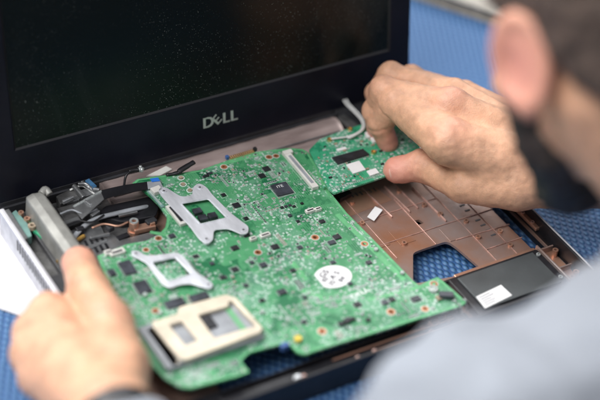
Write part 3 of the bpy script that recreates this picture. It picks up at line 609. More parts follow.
bracket([(158, 191), (160, 187), (166, 187), (181, 196.5), (192, 195.5), (193, 186.5), (199, 182.5), (207, 187), (212, 194), (231, 213), (249, 226.5), (248, 233), (242, 234.5), (229, 228.5), (214, 229.5), (213, 240), (207, 244.5), (199, 239), (190, 226.5), (164, 199)],
        [[(182, 203.5), (208, 199), (226, 217.5), (201, 223.5)]], [(164, 191), (200, 187.5), (206.5, 239), (243.5, 230)], 5.6, .9, 'heat_sink_bracket')
bracket([(131, 250.5), (137, 250), (146, 255.5), (156, 255), (177, 252), (184, 256.5), (196, 272), (208, 279.5), (214, 284.5), (210, 289), (200, 286.5), (191, 283.5), (180, 284.5), (170, 288), (163, 285), (153, 272), (147, 263), (139, 259), (132, 255)],
        [[(152.5, 262.5), (175, 257.5), (191, 274), (168, 281)]], [(136, 253.5), (208.5, 284.5)], 5.2, .9, 'heat_sink_bracket')
for c_ in ((116, -62), (126, -73), (140, -92), (123, -100), (112, -48), (133, -49)): occ.append((*c_, 9, 11))
# bare solder field under the brackets
# card cage
ZC = 8.5
sheet('card_cage', rnd([b2(*p, ZC) for p in ((152, 322), (177.5, 313.5), (179, 307), (184, 305.5), (226, 294), (236, 297.5), (262, 326.5), (261, 332), (188, 359), (180, 359), (153, 326))], 1.2, 3),
      [rnd([b2(*p, ZC) for p in ((169, 324.5), (182, 320.5), (198.5, 340), (185.5, 345.5))], .8), rnd([b2(*p, ZC) for p in ((198, 315), (229, 305.5), (228, 301.5), (232.5, 300.5), (256, 325.5), (214.5, 338))], .8)], ZC-3, ZC, 'beige', mbd, bevel=.5)
cg = [b2(*p, ZC) for p in ((152, 322), (236, 297.5), (262, 326.5), (180, 359))]
mb = MB()
for i in range(9):
    t = i/8; p = np.array(cg[3])*(1-t)+np.array(cg[2])*t; mb.box((p[0], p[1]+1, ZC-4.1), (3, 2, 2.2), .02)
mb.build('cage_rail', 'beige', mbd, bevel=.3)
mb = MB(); mb.box((68, -183, ZB+1.5), (66, 39, 3)); mb.box((42, -183, ZB+2.4), (3, 37, 5)); mb.box((36, -181, ZB-1), (10, 42, 8)); mb.build('slot_body', 'cable_grey', mbd, bevel=.6)
mb = MB(); q = b2(244, 318, ZB+4); mb.box((92, -183, ZB+3.3), (4, 30, .6)); mb.build('slot_strip', 'pcb_edge', mbd)
mb = MB(); mb.box((70, -176, ZB+3.8), (16, 12, 1.6)); mb.build('slot_contact_block', 'chip', mbd, bevel=.3)
for c_ in ((52, -183), (66, -183), (85, -183), (100, -183)): occ.append((*c_, 12, 22))
# coin shaped sticker with handwriting
c = np.array(b2(333, 277)); mb = MB(); ell = [(c[0]+13.6*math.cos(t)*1., c[1]+10.6*math.sin(t)*1.05) for t in np.linspace(0, 2*math.pi, 40, endpoint=False)]
ell = [(x, y) for x, y in ell if x > c[0]-11.6]
mb.prism(ell, ZB+.25, ZB+.4); so = mb.build('round_sticker', 'sticker', mbd)
mb = MB()
for word, dx, dy, sz in (('G5', -4, 5, 6.2), ('02', -6.5, -.4, 4.6), ('A 5', 1.8, .6, 5.6), ('25', -4.0, -5.4, 5.0), ('84', 4, -5, 5.0)): put_text(mb, word, sz, (c[0]+dx, c[1]+dy, ZB+.44), .5, 0, .03, 1.1, bold=.22)
mb.build('handwriting', 'pen', so); occ.append((c[0], c[1], 18, 14))
mb = MB(); p = b2(360, 293.5); put_text(mb, 'DELL', 5.2, (p[0], p[1], ZB+.1), .12, 0, .1, 1.3, bold=.25); mb.build('board_lettering', 'whiteink', mbd); occ.append((p[0], p[1], 7, 3))
# odd parts
mb = MB(); c = b2(298, 339.5, 3); mb.cyl(c, 2.6, ZB, ZB+2.6, 18); mb.build('yellow_cap', 'yellow', mbd, bevel=.3); occ.append((*c, 3, 3))
mb = MB(); c = b2(284, 345.5); mb.box((c[0], c[1]-1, ZB-.2), (5.5, 4, 4.4)); mb.build('blue_connector', 'deepblue', mbd, bevel=.4)
c = b2(433, 290); mb = MB(); mb.cyl(c, 3.4, ZB, ZB+1.6, 24, hole=2.2); mb.cyl(c, 2.0, ZB, ZB+1.2, 18); mb.build('buzzer', 'smdwhite', mbd, bevel=.2); occ.append((*c, 4, 4))
mb = MB(); c = b2(446, 297.5); mb.box((c[0], c[1], ZB+1.8), (10, 5, 3.4), -.5); mb.box((c[0]-5, c[1]+1, ZB+.8), (4, 4, 1.4), 0, 1); mb.build('edge_connector', ['chip_grey', 'tan'], mbd, bevel=.3); occ.append((*c, 6, 4))
mb = MB(); c = b2(345, 323.5); mb.box((c[0]-3, c[1], ZB+.9), (4, 3.4, 1.6)); mb.box((c[0]+1.5, c[1]+.3, ZB+1.1), (3.6, 3.8, 2)); mb.box((c[0]+6, c[1]+.7, ZB+.9), (4, 2.8, 1.6)); mb.build('diode_row', 'chip', mbd, bevel=.25); occ.append((*c, 9, 3))
c = b2(368, 320.5); mb = MB(); mb.cyl(c, 1.7, ZB, ZB+1.2, 18); mb.build('round_capacitor', 'chip', mbd); occ.append((*c, 2.5, 2.5))
for x, y in ((376, 250.5), (402, 274), (145, 296), (262, 313), (160, 314)):
    c = b2(x, y); mb = MB(); mb.cyl(c, 1.6, ZB, ZB+2, 16, r2=1.3); mb.build('white_post', 'smdwhite', mbd, smooth=True); occ.append((*c, 2, 2))
for x, y in ((183, 184.5), (190, 190.5), (181, 178)):
    c = b2(x, y); mb = MB(); mb.cyl(c, 1.6, ZB, ZB+.8, 16, mi=1); mb.cyl(c, 2.7, ZB+.02, ZB+.16, 20, hole=1.9); mb.build('test_pad_ring', ['ink', 'tan'], mbd)
for q in ((452, 301), (457, 305), (462, 300)):
    c = b2(*q); mb = MB(); mb.tube([(c[0], c[1], ZB), (c[0]+1, c[1]-2.5, ZB+1.5), (c[0]+1.5, c[1]-5, -4)], .5); mb.build('bent_lead', 'tin', mbd, smooth=True)

ol = [np.array(b2(*p)) for p in OUT]; mb = MB()
for i in range(len(ol)):
    a, b = ol[i], ol[(i+1) % len(ol)]; d_ = (b-a)/np.linalg.norm(b-a); n_ = np.array([d_[1], -d_[0]]); m_ = (a+b)/2+n_*1.25
    mb.box((m_[0], m_[1], ZB+.03+.004*(i % 3)), (np.linalg.norm(b-a)+.4, 1.5, .05), math.atan2(d_[1], d_[0]))
mb.build('border_strip', 'light_mask', mbd)
for (x0, y0, x1, y1, wd) in ((337, 214, 404, 280, 4), (368, 300, 440, 282, 2.5), (318, 172, 330, 196, 3), (305, 258, 322, 250, 3), (300, 290, 330, 300, 3), (150, 232, 172, 236, 3), (215, 166, 262, 154, 3), (292, 262, 306, 280, 4)):
    a, b = np.array(b2(x0, y0)), np.array(b2(x1, y1)); d_ = b-a; m_ = (a+b)/2; MB().box((m_[0], m_[1], ZB+.02), (np.linalg.norm(d_), wd, .03), math.atan2(d_[1], d_[0])).build('copper_pour', 'light_mask', mbd)
# small surface mounted parts, too many to count: one mesh
poly = [b2(*p) for p in OUT]
def inside(x, y, P=poly):
    r = False; j = len(P)-1
    for i in range(len(P)):
        if (P[i][1] > y) != (P[j][1] > y) and x < (P[j][0]-P[i][0])*(y-P[i][1])/(P[j][1]-P[i][1])+P[i][0]: r = not r
        j = i
    return r
holes_ = [(*b2(x, y), r+2.2) for x, y, r in RH]
def free(x, y, w, h):
    if any(abs(x-a)-c-w < 0 and abs(y-b)-d-h < 0 for a, b, c, d in occ): return False
    if any(math.hypot(x-a, y-b) < c+max(w, h) for a, b, c in holes_): return False
    return all(inside(x+dx, y+dy) for dx in (-w-.8, w+.8) for dy in (-h-.8, h+.8))
smd = MB(); ink = MB()
grid = {}
def take(x, y, w, h):
    k = (int(x//6), int(y//6))
    for i in (-1, 0, 1):
        for j in (-1, 0, 1):
            for (a, b, c, d) in grid.get((k[0]+i, k[1]+j), ()):
                if abs(x-a) < w+c+.12 and abs(y-b) < h+d+.12: return False
    grid.setdefault(k, []).append((x, y, w, h)); return True
big = []
for _ in range(420):                # ordered banks of small parts
    x, y = random.uniform(34, 236), random.uniform(-228, -26)
    if mn.noise(Vector((x*.045, y*.045, 3.3))) < -.05 or x > 226 or (x > 196 and y < -60 and random.random() < .6): continue
    nx_, ny_ = random.choice(((1, 6), (2, 4), (3, 3), (2, 6), (5, 1), (6, 2), (4, 2), (1, 9))); ww, ll = random.choice(((.36, .7), (.42, .8), (.3, .55))); vert = random.random() < .5
    hw, hh = (ww, ll) if vert else (ll, ww); kind = random.choice((0, 1, 2, 2, 3)); px_, py_ = 2*hw+.7, 2*hh+.6
    W2, H2 = nx_*px_/2, ny_*py_/2
    if not free(x, y, W2, H2) or not take(x, y, W2, H2): continue
    for i in range(nx_):
        for j in range(ny_):
            cx_, cy_ = x+(i-(nx_-1)/2)*px_, y+(j-(ny_-1)/2)*py_; t = ww*1.1
            smd.box((cx_, cy_, ZB+t/2), (2*hw*(.6 if not vert else .98), 2*hh*(.6 if vert else .98), t), 0, 1+kind)
            for s in (-1, 1): smd.box((cx_+(0 if vert else s*hw*.8), cy_+(s*hh*.8 if vert else 0), ZB+t*.52), (2*hw if vert else .42*hw, 2*hh if not vert else .42*hh, t*1.04), 0, 0)
            for s in (-1, 1): ink.box((cx_+s*(hw+.2), cy_, ZB+.045), (.2, 2*hh+.2, .06))
    for s in (-1, 1): ink.box((x, y+s*H2, ZB+.055), (2*W2, .2, .06))
    occ.append((x, y, W2, H2))
for _ in range(2600):
    x, y = random.uniform(30, 245), random.uniform(-232, -22)
    if mn.noise(Vector((x*.045, y*.045, 3.3))) < -.02-.2*random.random() or x > 228+.0*y or (x > 196 and y < -60 and random.random() < .75): continue
    n = random.choice((1, 2, 3, 4, 5, 6)); vert = random.random() < .5; ww, ll = random.choice(((.32, .6), (.42, .75), (.42, .75), (.55, 1.0), (.7, 1.25))); kind = random.choice((0, 1, 2, 2, 2, 3))
    pitch = 2*ww+.45; c0 = len(smd.f)
    for k in range(n):
        cx_, cy_ = (x+k*pitch, y) if vert else (x, y+k*pitch); hw, hh = (ww, ll) if vert else (ll, ww)
        if not free(cx_, cy_, hw, hh) or not take(cx_, cy_, hw+.2, hh+.2): break
        t = ww*1.1
        body = (2*hw*(.6 if not vert else .98), 2*hh*(.6 if vert else .98), t)
        if ll > 1.1 and len(big) < 34:
            q = MB(); q.box((cx_, cy_, ZB+t/2), body, 0, 1)
            for s in (-1, 1): q.box((cx_+(0 if vert else s*hw*.8), cy_+(s*hh*.8 if vert else 0), ZB+t*.52), (2*hw if vert else .42*hw, 2*hh if not vert else .42*hh, t*1.04), 0, 0)
            big.append((q, kind))
        else:
            smd.box((cx_, cy_, ZB+t/2), body, 0, 1+kind)
            for s in (-1, 1): smd.box((cx_+(0 if vert else s*hw*.8), cy_+(s*hh*.8 if vert else 0), ZB+t*.52), (2*hw if vert else .42*hw, 2*hh if not vert else .42*hh, t*1.04), 0, 0)
        g = .28
        if random.random() < .75:
            for s in (-1, 1):
                ink.box((cx_, cy_+s*(hh+g), ZB+.05), (2*hw+2*g, .24, .06)); ink.box((cx_+s*(hw+g), cy_, ZB+.055), (.24, 2*hh+2*g, .06))
KM = ['chip', 'tan', 'smdwhite', 'chip_grey']
for q, k in big: q.build('capacitor', ['tin', KM[k]], mbd)
so = smd.build('surface_mount_parts', ['tin']+KM, mbd); so['kind'] = 'stuff'
# printed frames, lines and reference letters
for a, b, c, d in occ[:60:3]:
    for s in (-1, 1):
        ink.box((a, b+s*(d+.35), ZB+.06), (2*c+.7, .22, .06)); ink.box((a+s*(c+.35), b, ZB+.065), (.22, 2*d+.7, .06))
pool = [text_verts(t, 1.6, .04) for t in ('C12', 'R408', 'U7', 'PL3', 'Q21', 'JP5', 'C330')]
for _ in range(500):
    x, y = random.uniform(30, 240), random.uniform(-230, -25)
    if free(x, y, 2, 1) and take(x, y, 1.8, .7):
        V, F = random.choice(pool); r = random.random() < .4
        ink.add([(x+(-vy if r else vx), y+(vx if r else vy), ZB+.05+vz) for vx, vy, vz in V], F)
# solder pads
padm = MB()
for _ in range(3800):
    x, y = random.uniform(30, 240), random.uniform(-230, -25); w, h = random.choice(((.4, .4), (.7, .35), (.35, .8), (1.0, .6), (.3, .3)))
    if mn.noise(Vector((x*.045, y*.045, 3.3))) > .02 and free(x, y, w, h) and take(x, y, w, h): padm.box((x, y, ZB+.05), (2*w, 2*h, .1))
ik = ink.build('silkscreen_print', 'ink', mbd); ik['kind'] = 'stuff'
pd = padm.build('solder_pads', 'tin', mbd); pd['kind'] = 'stuff'

# ------------------------------------------------------------------ small board under the right fingers
ZD = 5.5
D = lambda x, y, z=ZD: tuple(at(x, y, z)[:2])
db = thing('daughter_board', 'small green circuit board held under the right fingertips', 'circuit board', at(360, 150, 3))
DO = [(320, 139), (348, 128.5), (370, 122), (402, 113), (424, 126), (418, 160), (398, 171), (386, 176), (334, 193.5), (328, 188), (317, 166), (309, 150)]
sheet('circuit_board', rnd([D(*p) for p in DO], 1.2, 3), [circ(D(324, 186), 1.2, 14)], ZD-1.4, ZD, 'pcb2', db)
def dbox(x, y, w, h, t, name, m, rz=.02, bev=.25):
    c = D(x, y, ZD+t); mb = MB(); mb.box((c[0], c[1], ZD+t/2), (w, h, t), rz); return mb.build(name, m, db, bevel=bev)
c = [D(*p, ZD+1.5) for p in ((332, 157), (363, 148.5), (369.5, 154), (338, 163.5))]
mb = MB(); mb.prism(c, ZD+.1, ZD+1.5); cc = mb.build('chip', 'chip', db, bevel=.2)
mb = MB()
for i in range(16):
    for e in (0, 1):
        a, b = (np.array(c[0]), np.array(c[1])) if e == 0 else (np.array(c[3]), np.array(c[2])); p = a+(b-a)*(i+.5)/16; mb.box((p[0], p[1]+(.5 if e == 0 else -.5), ZD+.25), (.6, 1.8, .3), -.05)
mb.build('pins', 'tin', cc)
for q in (((346, 165.5), (359, 161.5), (365.5, 170.5), (353, 174.5)), ((366.5, 172), (375.5, 169), (379, 173.5), (370, 176.5)), ((364.5, 134), (373, 131.5), (376.5, 137), (367, 139)), ((370, 139.5), (377, 137), (380, 142), (373, 144)), ((336, 150), (345, 147.5), (347, 149.5), (338, 152))):
    mb = MB(); mb.prism([D(*p) for p in q], ZD+.05, ZD+.95 if q[0][1] > 145 else ZD+1.6); mb.build('white_pad', 'sticker', db)
for q in ((329.5, 139.5), (350, 129), (373.5, 152)):
    c = D(*q, ZD+1); mb = MB(); mb.cyl(c, 1.9, ZD, ZD+1.8, 16, hole=.9); mb.cyl(c, .9, ZD, ZD+1.2, 12); mb.build('antenna_socket', 'gold', db)
mb = MB(); a, b = np.array(D(331, 188.5)), np.array(D(384, 172.5)); dd = b-a; rz = math.atan2(dd[1], dd[0]); mm_ = (a+b)/2
mb.box((mm_[0], mm_[1], ZD+.08), (np.linalg.norm(dd), .3, .1), rz)
for k in range(28):
    p = a+dd*(k+.5)/28; mb.box((p[0], p[1]-1.3, ZD+.1), (.8, 1.4, .12), rz)
mb.build('edge_contacts', 'tin', db)
dpoly = [D(*p) for p in DO]; mb = MB(); used = []
for _ in range(420):
    x, y = random.uniform(225, 320), random.uniform(-90, 5); w, h = random.choice(((.9, .5), (.5, .9), (1.3, .8), (.4, .4)))
    if not all(inside(x+dx, y+dy, dpoly) for dx in (-2, 2) for dy in (-2, 2)): continue
    if any(abs(x-a) < w+c_+.3 and abs(y-b) < h+d_+.3 for a, b, c_, d_ in used): continue
    cpt = np.mean([D(*p) for p in ((332, 157), (369, 154))], axis=0)
    if abs(x-cpt[0]) < 17 and abs(y-cpt[1]) < 6: continue
    used.append((x, y, w, h)); mb.box((x, y, ZD+.35), (2*w, 2*h, .7), 0, random.choice((0, 1, 2, 2, 3)))
sm = mb.build('surface_mount_parts', ['tin', 'tan', 'smdwhite', 'chip'], db); sm['kind'] = 'stuff'
# ------------------------------------------------------------------ the person (distance field -> one skin mesh)
from mathutils import noise as mn
def smin(a, b, k):
    if k <= 0: return np.minimum(a, b)
    h = np.clip(.5+.5*(b-a)/k, 0, 1); return b*(1-h)+a*h-k*h*(1-h)
def cone(P, a, b, ra, rb):
    a, b = np.array(a, float), np.array(b, float); ab = b-a; t = np.clip(((P-a)@ab)/max(1e-6, ab@ab), 0, 1)
    q = P-a-t[..., None]*ab; return np.sqrt((q*q).sum(-1))-(ra+(rb-ra)*t)
def chain(P, pts, rs, k=4.):
    d = None
    for i in range(len(pts)-1):
        c = cone(P, pts[i], pts[i+1], rs[i], rs[i+1]); d = c if d is None else smin(d, c, k)
    return d
def ell(P, c, R, B=None):
    q = P-np.array(c, float)
    if B is not None: q = q@np.array(B).T
    R = np.array(R, float); k0 = np.sqrt(((q/R)**2).sum(-1)); k1 = np.sqrt(((q/R**2)**2).sum(-1)); return k0*(k0-1)/np.maximum(k1, 1e-9)
def nets(f, lo, hi, h):
    ax = [np.arange(l, u+h, h) for l, u in zip(lo, hi)]
    V = np.empty([len(a) for a in ax], np.float32); yy, zz = np.meshgrid(ax[1], ax[2], indexing='ij')
    for s in range(0, len(ax[0]), 16):
        xs = ax[0][s:s+16]; P = np.empty((len(xs),)+yy.shape+(3,), np.float64)
        P[..., 0] = xs[:, None, None]; P[..., 1] = yy; P[..., 2] = zz; V[s:s+16] = f(P)
    ins = V < 0; nx, ny, nz = V.shape
    cor = [(i, j, k) for i in (0, 1) for j in (0, 1) for k in (0, 1)]
    sl = lambda c: V[c[0]:nx-1+c[0], c[1]:ny-1+c[1], c[2]:nz-1+c[2]]
    cnt = sum((sl(c) < 0).astype(np.int8) for c in cor); act = (cnt > 0) & (cnt < 8)
    idx = -np.ones(act.shape, np.int64); A = np.argwhere(act); idx[act] = np.arange(len(A))
    acc = np.zeros((len(A), 3)); num = np.zeros(len(A))
    vc = {c: V[A[:, 0]+c[0], A[:, 1]+c[1], A[:, 2]+c[2]] for c in cor}
    for c in cor:
        for a in range(3):
            if c[a]: continue
            e = list(c); e[a] = 1; e = tuple(e); v0, v1 = vc[c], vc[e]; m = (v0 < 0) != (v1 < 0)
            t = np.where(m, v0/np.where(m, v0-v1, 1), 0); p = np.tile(np.array(c, float), (len(A), 1)); p[:, a] = t
            acc[m] += p[m]; num[m] += 1
    pos = (A+acc/num[:, None])*h+np.array(lo); F = []
    for a in range(3):
        b, c = (a+1) % 3, (a+2) % 3
        s0 = [slice(0, n-1) for n in V.shape]; 
        s0 = [slice(1, n-1) for n in V.shape]; s0[a] = slice(0, V.shape[a]-1); s1 = list(s0); s1[a] = slice(1, V.shape[a])
        i0, i1 = ins[tuple(s0)], ins[tuple(s1)]
        for flag in (True, False):
            E = np.argwhere((i0 != i1) & (i0 == flag))
            off = np.ones(3, int); off[a] = 0; E = E+off
            def at_(db, dc): q = E.copy(); q[:, b] -= db; q[:, c] -= dc; return idx[q[:, 0], q[:, 1], q[:, 2]]
            Q = np.stack([at_(1, 1), at_(0, 1), at_(0, 0), at_(1, 0)], 1)
            F.append(Q if flag else Q[:, ::-1])
    return pos, np.concatenate(F)
def grad(f, P, e=.6):
    g = np.stack([f(P+np.eye(3)[i]*e)-f(P-np.eye(3)[i]*e) for i in range(3)], -1); return g/np.maximum(1e-9, np.linalg.norm(g, axis=-1, keepdims=True))
def nz(P, s, o=0): return np.array([mn.fractal(Vector((p[0]*s+o, p[1]*s, p[2]*s)), .8, 2., 3) for p in P])
def groove(P, n, items):
    d = np.zeros(len(P))
    for c, ax, amp, wd, rad in items:
        q = P-np.array(c); ax = np.array(ax, float); ax /= np.linalg.norm(ax); t = q@ax; r2 = (q*q).sum(1)-t*t
        d += -amp*np.exp(-(t/wd)**2)*np.exp(-np.maximum(0, r2+t*t-rad*rad)/(rad*rad))
    return P+n*d[:, None]

# right hand
A_ = lambda *q: np.array(at(*q))
RT = [A_(396, 170.5, 8), A_(423, 165.5, 15), A_(464, 185, 22), A_(516, 186, 30)]
RI = [A_(388, 143, 8), A_(380, 123, 26), A_(395, 103, 46), A_(450, 142, 52)]
RM = [A_(377, 130, 10), A_(375, 111, 28), A_(384, 91, 48), A_(450, 108, 58)]
RR = [np.array(v, float) for v in ((300, -30, 8), (297, -24, 24), (304, -30, 42), (328, -78, 50))]
RP = [np.array(v, float) for v in ((318, -26, 6), (318, -20, 20), (325, -28, 34), (345, -72, 40))]
RWa, RWb = A_(566, 180, 36), A_(572, 152, 38); RE = np.array([540., -290, 45])
def fR(P):
    palm = smin(cone(P, RI[3], RWa, 16.5, 19), cone(P, RM[3], (RWa+RWb)/2, 14, 18), 8)
    palm = smin(palm, cone(P, RR[3], (RWa+RWb)/2, 11.5, 17), 8); palm = smin(palm, cone(P, RP[3], RWb, 10.5, 17), 8)
    palm = smin(palm, smin(cone(P, RWa, RE+[0, -8, 0], 18, 32), cone(P, RWb, RE+[0, 10, 0], 18, 30), 10), 12)
    for t in (RI, RM, RR): palm = smin(palm, cone(P, t[3]+[0, 0, 10.0], t[3]*.45+(RWa+RWb)*.275+[0, 0, 14.0], 3.0, 2.0), 5)   # tendons
    palm = smin(palm, ell(P, RI[3]+[0, 0, 3], (15, 14, 13)), 6); palm = smin(palm, ell(P, RM[3]+[0, 0, 4], (13, 12, 11)), 5)
    th = chain(P, [RT[0], RT[1], RT[2], RT[3], (RWa+RT[3])/2], [9.4, 11.2, 12.6, 17, 18], 5)
    th = smin(th, ell(P, RT[0]+(RT[1]-RT[0])*.15, (10.4, 11.2, 9)), 3)
    d = smin(palm, th, 7); d = smin(d, cone(P, (RT[2]+RT[3])/2, RI[3]*.6+RWa*.4-[0, 0, 4], 12, 15), 9)
    fs = None
    for t, r in ((RI, (7.6, 9.2, 11.6, 17)), (RM, (7.4, 9.0, 10.4, 13.5)), (RR, (6.4, 7.8, 9.2, 11)), (RP, (5.6, 6.6, 7.8, 9.8))):
        q = chain(P, t, r, 3.5); q = smin(q, ell(P, t[2]+[0, 0, 1.5], (r[2]*1.04,)*3), 3); fs = q if fs is None else smin(fs, q, .8)
    return smin(d, fs, 3.2)
# left hand
LT = [A_(79, 264, 20), A_(89, 291, 26), A_(108, 325, 28), A_(117, 368, 32)]
LW = A_(112, 418, 42); LE = LW+np.array([-25., -235, 10])
LI = [A_(62, 316, -14), A_(48, 322, -12), A_(42, 326, -4), A_(49, 314, 18)]
LM = [A_(58, 338, -14), A_(40, 344, -13), A_(30, 344, -4), A_(35, 333, 16)]
LR = [A_(66, 360, -14), A_(46, 366, -13), A_(32, 364, -4), A_(32, 356, 14)]
LP = [A_(74, 380, -14), A_(56, 388, -13), A_(42, 386, -4), A_(40, 380, 12)]
def fL(P):
    palm = None
    for t, r in ((LI, 14), (LM, 14), (LR, 13), (LP, 12)):
        q = cone(P, t[3], LW+(t[3]-LW)*.12, r, 19); palm = q if palm is None else smin(palm, q, 10)
    palm = smin(palm, cone(P, LW, LE, 23, 33), 14)
    th = chain(P, [LT[0], LT[1], LT[2], LT[3], LW], [11.6, 13.0, 15, 19, 21], 6); d = smin(palm, th, 4.5)
    d = smin(d, cone(P, LT[2]*.5+LT[3]*.5, LI[3]*.5+LW*.5, 13, 14), 9)
    d = smin(d, ell(P, LT[2]+[-2, 2, 7], (10, 11, 9)), 8)
    fs = None
    for t, r in ((LI, (7.2, 8.6, 10.6, 13)), (LM, (7.4, 8.8, 10.8, 13)), (LR, (7, 8.2, 10, 12.4)), (LP, (6.2, 7.2, 8.8, 11.6))):
        q = chain(P, t, r, 4); fs = q if fs is None else smin(fs, q, 1.2)
    return smin(d, fs, 5)
# head and neck, in a local frame: x right, y forward, z up
HF = np.array([.10, .80, -.52]); HF /= np.linalg.norm(HF); HX = np.array([.985, -.12, 0.05]); HX -= HF*(HX@HF); HX /= np.linalg.norm(HX); HU = np.cross(HX, HF)
EAR = cd(530, 66, 930); HB = np.stack([HX, HF, HU]); EL = np.array([-74., -8, -6]); HO = EAR-EL@HB
toL = lambda P: (P-HO)@HB.T
NB = HO+np.array([30., -112, -108]); SHL = NB+np.array([-196., -24, -24]); SHR = NB+np.array([165., -10, -28])
NBl = toL(NB)
def fHl(q):
    d = ell(q, (0, -12, 34), (73, 92, 74)); d = smin(d, ell(q, (0, 22, -18), (60, 66, 72)), 24)
    d = smin(d, cone(q, (-47, 14, -46), (-16, 70, -80), 14, 13), 20); d = smin(d, cone(q, (47, 14, -46), (16, 70, -80), 14, 13), 20)
    d = smin(d, cone(q, (-14, 74, -80), (14, 74, -80), 13, 13), 12); d = smin(d, ell(q, (0, 66, -64), (26, 22, 22)), 14)
    d = smin(d, cone(q, (0, 84, 6), (0, 101, -32), 6, 9.5), 8); d = smin(d, cone(q, (-11, 88, -36), (11, 88, -36), 6, 6), 6)
    d = smin(d, cone(q, (-30, 74, 16), (30, 74, 16), 9, 9), 10)
    for s in (-1, 1):
        d = -smin(-d, ell(q, (s*31, 86, 2), (15, 12, 9)), 6); d = smin(d, ell(q, (s*31, 70, 1), (12, 12.5, 11)), 2); d = smin(d, ell(q, (s*44, 58, -22), (18, 18, 14)), 12)
    d = smin(d, ell(q, (0, 88, -57), (20, 8, 4.5)), 3); d = smin(d, ell(q, (0, 86, -67), (18, 8, 5)), 3)
    d = smin(d, cone(q, (0, -28, -30), NBl, 48, 58), 26)
    for s in (-1, 1): d = smin(d, cone(q, (s*50, -18, -30), NBl*.8+np.array([s*30, 30, 6]), 15, 15), 18)
    ea = None
    for s in (-1, 1):
        a = math.radians(-27); B = np.array([[math.cos(a), s*math.sin(a), 0], [-s*math.sin(a), math.cos(a), 0], [0, 0, 1]])
        c = np.array([s*80, -12, -2.])
        e = ell(q, c, (4.6, 17.0, 25), B)
        q2 = (q-c)@B.T; rr = np.sqrt((q2[..., 1]/15.5)**2+(q2[..., 2]/23.5)**2); helix = np.sqrt(((rr-1)*19)**2+(q2[..., 0]-s*2)**2)-4.0
        e = smin(e, helix, 3); e = -smin(-e, ell(q, c+np.array([s*7, 3, -3]), (3.6, 8, 12), B), 3); e = smin(e, ell(q, c+np.array([-s*1, 4, -25]), (5, 8, 8.5)), 6)
        d = smin(d, e, 6)
    return d
def fH(P): return fHl(toL(P))
def fT(P, g=0.):                # torso, shoulders and upper arms
    pel = NB+np.array([0., -230, -330]); ch = NB+np.array([0, -70, -95.])
    d = smin(cone(P, SHL, NB+[-48, -6, -12], 66+g, 54+g), cone(P, SHR, NB+[48, -6, -8], 58+g, 56+g), 40)
    for s in (-1, 1): d = smin(d, cone(P, ch+[s*75, 0, 0], pel+[s*60, 0, 0], 98+g, 92+g), 60)
    le = LE+[-6., -16, 6]; re = RE
    d = smin(d, cone(P, SHL, le, 60+g, 42+g), 24); d = smin(d, cone(P, le, LW+(LE-LW)*.16, 47+g, 32+g), 10)
    d = smin(d, cone(P, SHR, re, 54+g, 42+g), 24); d = smin(d, cone(P, re, (RWa+RWb)/2+(RE-RWa)*.30, 47+g, 34+g), 10)
    return d
per = thing('person', 'bearded person with short dark hair in a pale blue shirt, leaning over the laptop', 'person', (NB[0], NB[1]-200, -750))
Vs, Fs, Bl = [], [], []; nb = 0
def blush(P, pts, rad):
    d = np.zeros(len(P))
    for c, r in pts: d = np.maximum(d, np.exp(-((P-np.array(c))**2).sum(1)/(r*r)))
    return d
# right hand mesh
pos, F = nets(fR, (262, -330, -4), (580, -2, 92), 1.35); n = grad(fR, pos)
ix = (RT[1]-RT[0]); dI = RI[1]-RI[2]
it = [(RT[1]+(RT[2]-RT[1])*t+[0, 0, 6], RT[2]-RT[1], a_, .75, 11) for t, a_ in ((-.08, .8), (.03, .95), (.12, .8), (.24, .5))]
it += [(RT[2]+(RT[3]-RT[2])*t, RT[3]-RT[2], .35, 1.0, 16) for t in (0, .3)]
it += [(RI[1]+[0, 0, 0], RI[1]-RI[0], 1.3, .9, 11), (RI[1]+[0, 0, 2.5], RI[2]-RI[1], .5, .7, 9), (RM[1]+[0, 0, 8], RM[2]-RM[1], 1.0, .9, 11), (RI[2]+[-2, 0, -6], RI[2]-RI[1], .8, .9, 12)]
it += [(RI[2]+(RI[3]-RI[2])*t, RI[3]-RI[2], .18, .9, 11) for t in (0, .1, .2)]+[(RM[2]+(RM[3]-RM[2])*t, RM[3]-RM[2], .18, .9, 11) for t in (0, .1, .2)]
it += [(RWa+(RE-RWa)*t, RE-RWa, .4, 1.4, 26) for t in (-.02, .03)]
pos = groove(pos, n, it); pos += n*(nz(pos, .05)*.6+nz(pos, .22, 9)*.32)[:, None]
Vs.append(pos); Fs.append(F+nb); nb += len(pos)
Bl.append(np.clip(blush(pos, [(RT[0], 15), (RI[0], 17), (RM[0], 16), (RR[0], 14)], 1)+.45*blush(pos, [(RI[2], 10), (RM[2], 10), (RI[3]+[0, 0, 10], 12), (RM[3]+[0, 0, 10], 12), (RT[1], 11)], 1), 0, 1))
# left hand mesh
pos, F = nets(fL, (-110, -420, -24), (60, -60, 88), 1.6); n = grad(fL, pos)
it = [(LT[1]+(LT[2]-LT[1])*t+[0, 0, 6], LT[2]-LT[1], .5, .9, 13) for t in (-.05, .08, .2)]+[(LT[2]*.5+LI[3]*.5+[0, 0, 8], np.cross(LI[3]-LT[2], [0, 0, 1.]), .0, 2., 9)]
pos = groove(pos, n, it); pos += n*(nz(pos, .045, 4)*.7+nz(pos, .2, 2)*.2)[:, None]
Vs.append(pos); Fs.append(F+nb); nb += len(pos); Bl.append(np.clip(blush(pos, [(LT[0], 15)], 1)*.8+.35*blush(pos, [(LI[3], 14), (LT[2]+[0, 0, 8], 12)], 1), 0, 1))
